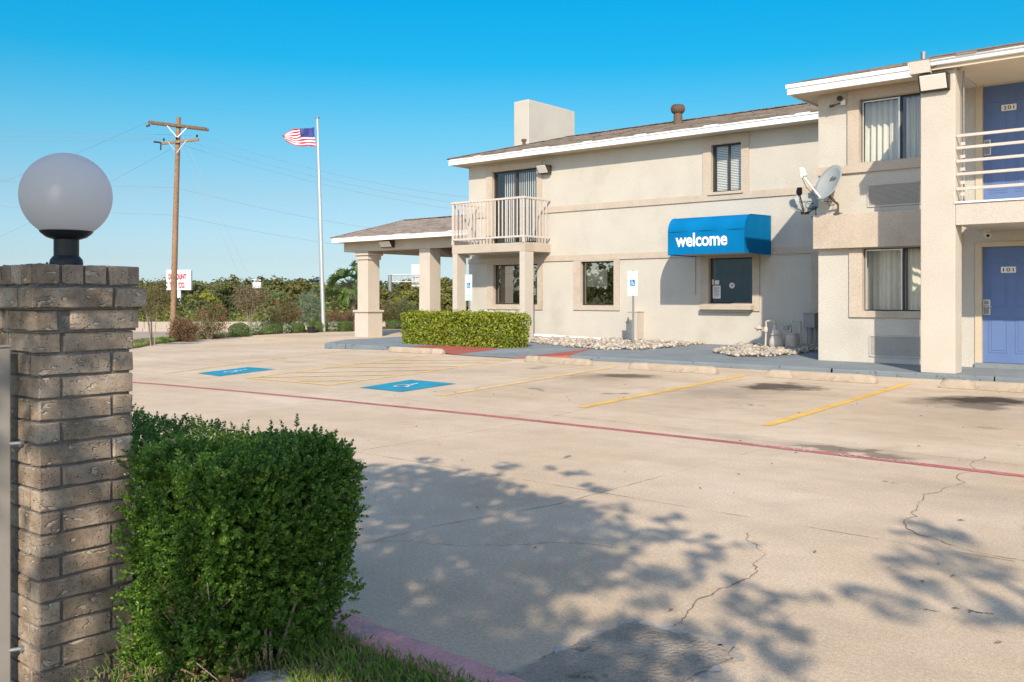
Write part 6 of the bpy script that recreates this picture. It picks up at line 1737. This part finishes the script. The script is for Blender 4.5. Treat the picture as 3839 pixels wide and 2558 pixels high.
# trees of the woods
def tree_points(x, y, z, w_, h_, n_, cl):
    P, B = clump_points((x, y, z + h_ * .56), (w_ / 2, w_ / 2, h_ * .46), cl, max(1, n_ // cl), .30, .62, .8)
    return P, B
TINTS = np.array([[1, 1, 1], [1.15, 1.08, .85], [.80, .88, .85], [1.3, 1.22, .75], [1.05, .93, .85], [.85, .98, .8], [1.2, 1.02, .8]])
def woodtree(label, D, xs_, top, w_src, tint, ybase=1212):
    base = px(D, xs_, ybase); zt = px(D, xs_, top).z; w_ = w_src / 3445 * D
    t_ = thing('tree', label, 'tree', (base.x, base.y, base.z), 'trees of the far woods')
    P, B = tree_points(base.x, base.y, base.z, w_, zt - base.z, 1500, 34)
    leaf_obj('crown', P, .0034 * D, M['wood_leaf'], t_, B, .6, .7, tint=np.repeat(np.array([tint]), len(P), 0))
    mb = MB(); mb.path([base - Vector((0, 0, .5)), (base.x, base.y, base.z + (zt - base.z) * .6)], [.18, .08], 7)
    for k in range(4):
        a = random.uniform(0, 6.28); mb.path([(base.x, base.y, base.z + (zt - base.z) * .3), (base.x + math.cos(a) * w_ * .3, base.y + math.sin(a) * w_ * .3, base.z + (zt - base.z) * .65)], [.08, .03], 5)
    mb.build('trunk', M['bark'], t_)
woodtree('round crowned tree standing highest above the woods left of the transformers', 130, 868, 1043, 92, (1.0, .95, .8))
woodtree('yellow green bushy tree in front of the woods right of the pylon sign', 105, 772, 1098, 95, (1.7, 1.55, .7))
woodtree('dark tree rising right behind the transformer pole', 135, 930, 1052, 90, (.8, .85, .8))
woodtree('olive tree with a broad crown between transformers and flagpole', 140, 1045, 1050, 110, (1.0, .95, .75))
woodtree('brownish green tree in the woods just left of the flagpole', 125, 1120, 1056, 95, (1.1, .95, .75))
woodtree('tall green tree behind the small crepe myrtle by the pier', 95, 590, 1062, 120, (.95, 1.0, .8))
woodtree('yellowish tree seen under the canopy left of the gantry post', 85, 1430, 1080, 120, (1.1, 1.0, .8))
woodtree('bright bushy tree seen under the canopy between gantry and plain column', 80, 1525, 1096, 120, (1.5, 1.35, .75))
woodtree('pale olive tree in the gap between plain column and balcony post', 85, 1672, 1050, 75, (1.35, 1.2, .85))

P_all = []; B_all = []; T_all = []
for k in range(640):
    D = 78 + 190 * random.random() ** .8; xs_ = random.uniform(330, 1800) if k < 430 else random.choice((random.uniform(-1100, 330), random.uniform(1800, 2300)))
    top = 1074 + random.gauss(0, 11) + (62 * (1 - min(1, (D - 78) / 90)) if D < 168 else 0)
    if xs_ > 1350: top -= 6
    w_ = random.uniform(60, 125) / 3445 * D
    b_ = px(D, xs_, 1200); zt = px(D, xs_, top).z; zg = -2.1 if D < 200 else -1.5
    P, B = tree_points(b_.x, b_.y, zg, w_, zt - zg, 620, 18)
    P_all.append(P); B_all.append(B); T_all.append(np.repeat(TINTS[[random.randrange(len(TINTS))]] * random.uniform(.65, 1.3), len(P), 0))
P = np.concatenate(P_all); dist = np.linalg.norm(P[:, :2], axis=1)
tag(leaf_obj('far_woodland', P, .0033 * dist, M['wood_leaf'], None, np.concatenate(B_all), .6, .75, tint=np.concatenate(T_all)), kind='stuff')
# the same woods behind the viewer, seen only in the window glass
P_all = []; B_all = []; T_all = []
for k in range(120):
    a_ = random.uniform(math.radians(175), math.radians(262)); D = random.uniform(75, 150)
    x_, y_ = D * math.cos(a_), D * math.sin(a_)
    P, B = tree_points(x_, y_, -1.2, random.uniform(4, 8), random.uniform(6, 9.5), 200, 14)
    P_all.append(P); B_all.append(B); T_all.append(np.repeat(TINTS[[random.randrange(len(TINTS))]] * random.uniform(.65, 1.3), len(P), 0))
P = np.concatenate(P_all)
tag(leaf_obj('distant_woodland', P, .7, M['wood_leaf'], None, np.concatenate(B_all), .6, .75, tint=np.concatenate(T_all)), kind='stuff')
# undergrowth at the foot of the woods
n_ = 9000; D = rng.uniform(64, 84, n_); xs_ = rng.uniform(300, 1800, n_)
hgt = (1.1 + .5 * np.sin(xs_ * .021) + .4 * np.sin(xs_ * .057 + D)) * rng.random(n_)
P = np.array([FV[:]]) * D[:, None] + np.array([RV[:]]) * ((xs_ - 1919.5) / 3445 * D)[:, None]; P[:, 2] = -1.3 + hgt * (D - 55) * .045
tag(leaf_obj('undergrowth', P, .34, M['wood_leaf'], None, np.repeat(np.array([[0, -.5, 1.]]), n_, 0), .4, .7, tint=np.repeat(np.array([[1.3, 1.25, .8]]), n_, 0) * (.7 + .5 * rng.random((n_, 1)))), kind='stuff')

# trees behind the camera that shade the foreground
UP_ = np.array([.74 / .83, -1 / .83, 1.0])
def shade_tree(label, spots, base, leafs, size, z0, z1):
    t_ = thing('shade_tree', label, 'tree', base, 'trees shading the forecourt')
    P = []
    for (gx_, gy_, r_, n_) in spots:
        H = random.uniform(z0, z1); c_ = np.array([gx_, gy_, 0]) + UP_ * H
        d = rng.normal(size=(n_, 3)); d /= np.linalg.norm(d, axis=1, keepdims=True)
        P.append(c_ + d * (rng.random((n_, 1)) ** .5) * np.array([r_, r_, r_ * .7]))
    P = np.concatenate(P)
    leaf_obj('crown', P, size, M['tree_leaf'], t_, aspect=.62)
    mb = MB(); b_ = Vector(base); cc = Vector(P.mean(0)); fork = Vector((b_.x * .7 + cc.x * .3, b_.y * .7 + cc.y * .3, 2.3))
    mb.path([b_ - Vector((0, 0, .3)), b_.lerp(fork, .5) + Vector((.05, 0, 0)), fork], [.20, .16, .13], 10)
    for k in range(0, len(spots), max(1, len(spots) // 14)):
        gx_, gy_ = spots[k][:2]; e = Vector((np.array([gx_, gy_, 0]) + UP_ * (z0 + z1) / 2).tolist())
        mb.path([fork, fork.lerp(e, .5) + Vector((0, 0, .25)), e], [.07, .04, .012], 6)
    mb.build('trunk', M['bark'], t_, smooth=True)
SOLID = [(-9, .2), (-9, 4.2), (-6.2, 4.5), (-5.1, 4.75), (-4.9, 5.0), (-4.2, 4.95), (-3.6, 4.8), (-3.05, 4.55), (-2.75, 4.3), (-2.68, 4.0), (-2.58, 3.75), (-2.48, 3.5), (-2.55, 3.25), (-2.32, 3.0), (-2.32, 2.8), (-2.45, 2.62), (-2.1, 2.55), (-1.7, 2.75), (-1.65, 2.3), (-2.0, 2.05), (-3.2, 2.1), (-3.7, 2.1), (-4.3, 1.2), (-6, .2)]
spots = []
for gx_ in np.arange(-9, -1.5, .25):
    for gy_ in np.arange(.3, 5.2, .25):
        x, y = gx_ + random.gauss(0, .06), gy_ + random.gauss(0, .06)
        if pt_in(SOLID, x, y): spots.append((x, y, .25, (95 if math.hypot(x + 4.78, y - 3.45) < .62 else 22) if (x < -2.9 and y < 3.8 and y < 2.62 - (x + 3.1) * 1.05) else 82))
for (x, y, r_, n_) in ((-2.5, 4.35, .2, 26), (-2.2, 4.1, .16, 16), (-2.5, 3.75, .18, 26), (-2.2, 3.7, .18, 24), (-1.95, 3.75, .15, 20), (-1.75, 3.9, .12, 12), (-2.35, 3.35, .16, 20), (-2.05, 3.35, .13, 14), (-1.75, 3.5, .15, 18),
                       (-2.35, 2.6, .20, 30), (-2.1, 2.75, .2, 30), (-2.2, 3.0, .14, 14), (-1.9, 2.95, .18, 26), (-1.7, 3.2, .16, 22), (-1.5, 3.35, .14, 16), (-1.4, 3.1, .16, 20), (-1.65, 2.8, .18, 26), (-1.35, 2.85, .14, 16), (-1.9, 2.55, .2, 32), (-1.55, 2.55, .18, 26), (-2.2, 2.3, .22, 22), (-1.8, 2.2, .22, 22), (-1.25, 2.6, .14, 16),
                       (-5.2, 5.2, .15, 14), (-4.6, 5.35, .16, 16), (-4.1, 5.5, .14, 12), (-3.6, 5.2, .15, 14), (-3.1, 4.8, .14, 14), (-2.8, 4.7, .12, 10), (-2.3, 4.45, .12, 8),
                       (-3.5, 1.75, .13, 14), (-3.2, 1.55, .12, 10), (-3.75, 1.5, .15, 20), (-2.9, 1.9, .2, 28), (-3.1, 1.2, .2, 20), (-2.7, 1.5, .20, 16), (-4.1, 1.0, .2, 28), (-3.6, 1.0, .16, 18)):
    for _ in range(3): spots.append((x + random.gauss(0, .09), y + random.gauss(0, .07), r_ * .62, int(n_ * .55)))
shade_tree('leafy shade tree behind the viewer whose shadow covers the hedge and pier', spots, (1.2, -4.2, .05), 0, .098, 3.4, 4.9)
sp2 = []
for k in range(34):
    t_ = random.random(); x = -1.5 + 1.4 * t_ + random.gauss(0, .12); y = random.choice((5.9, 5.5, 4.9, 4.45, 4.15)) + random.gauss(0, .12) + (x + 1) * .25
    if x < -1.5 and y < 4.6: continue
    [sp2.append((x + random.gauss(0, .1), y + random.gauss(0, .06), random.uniform(.06, .13), random.randint(4, 11))) for _ in range(3)]
for k in range(40): sp2.append((random.uniform(-.6, 1.4), random.uniform(3.2, 6.3), .25, 34))
shade_tree('second shade tree behind the viewer dappling the forecourt at the right', sp2, (5.5, -4.0, .0), 0, .09, 4.2, 6.0)
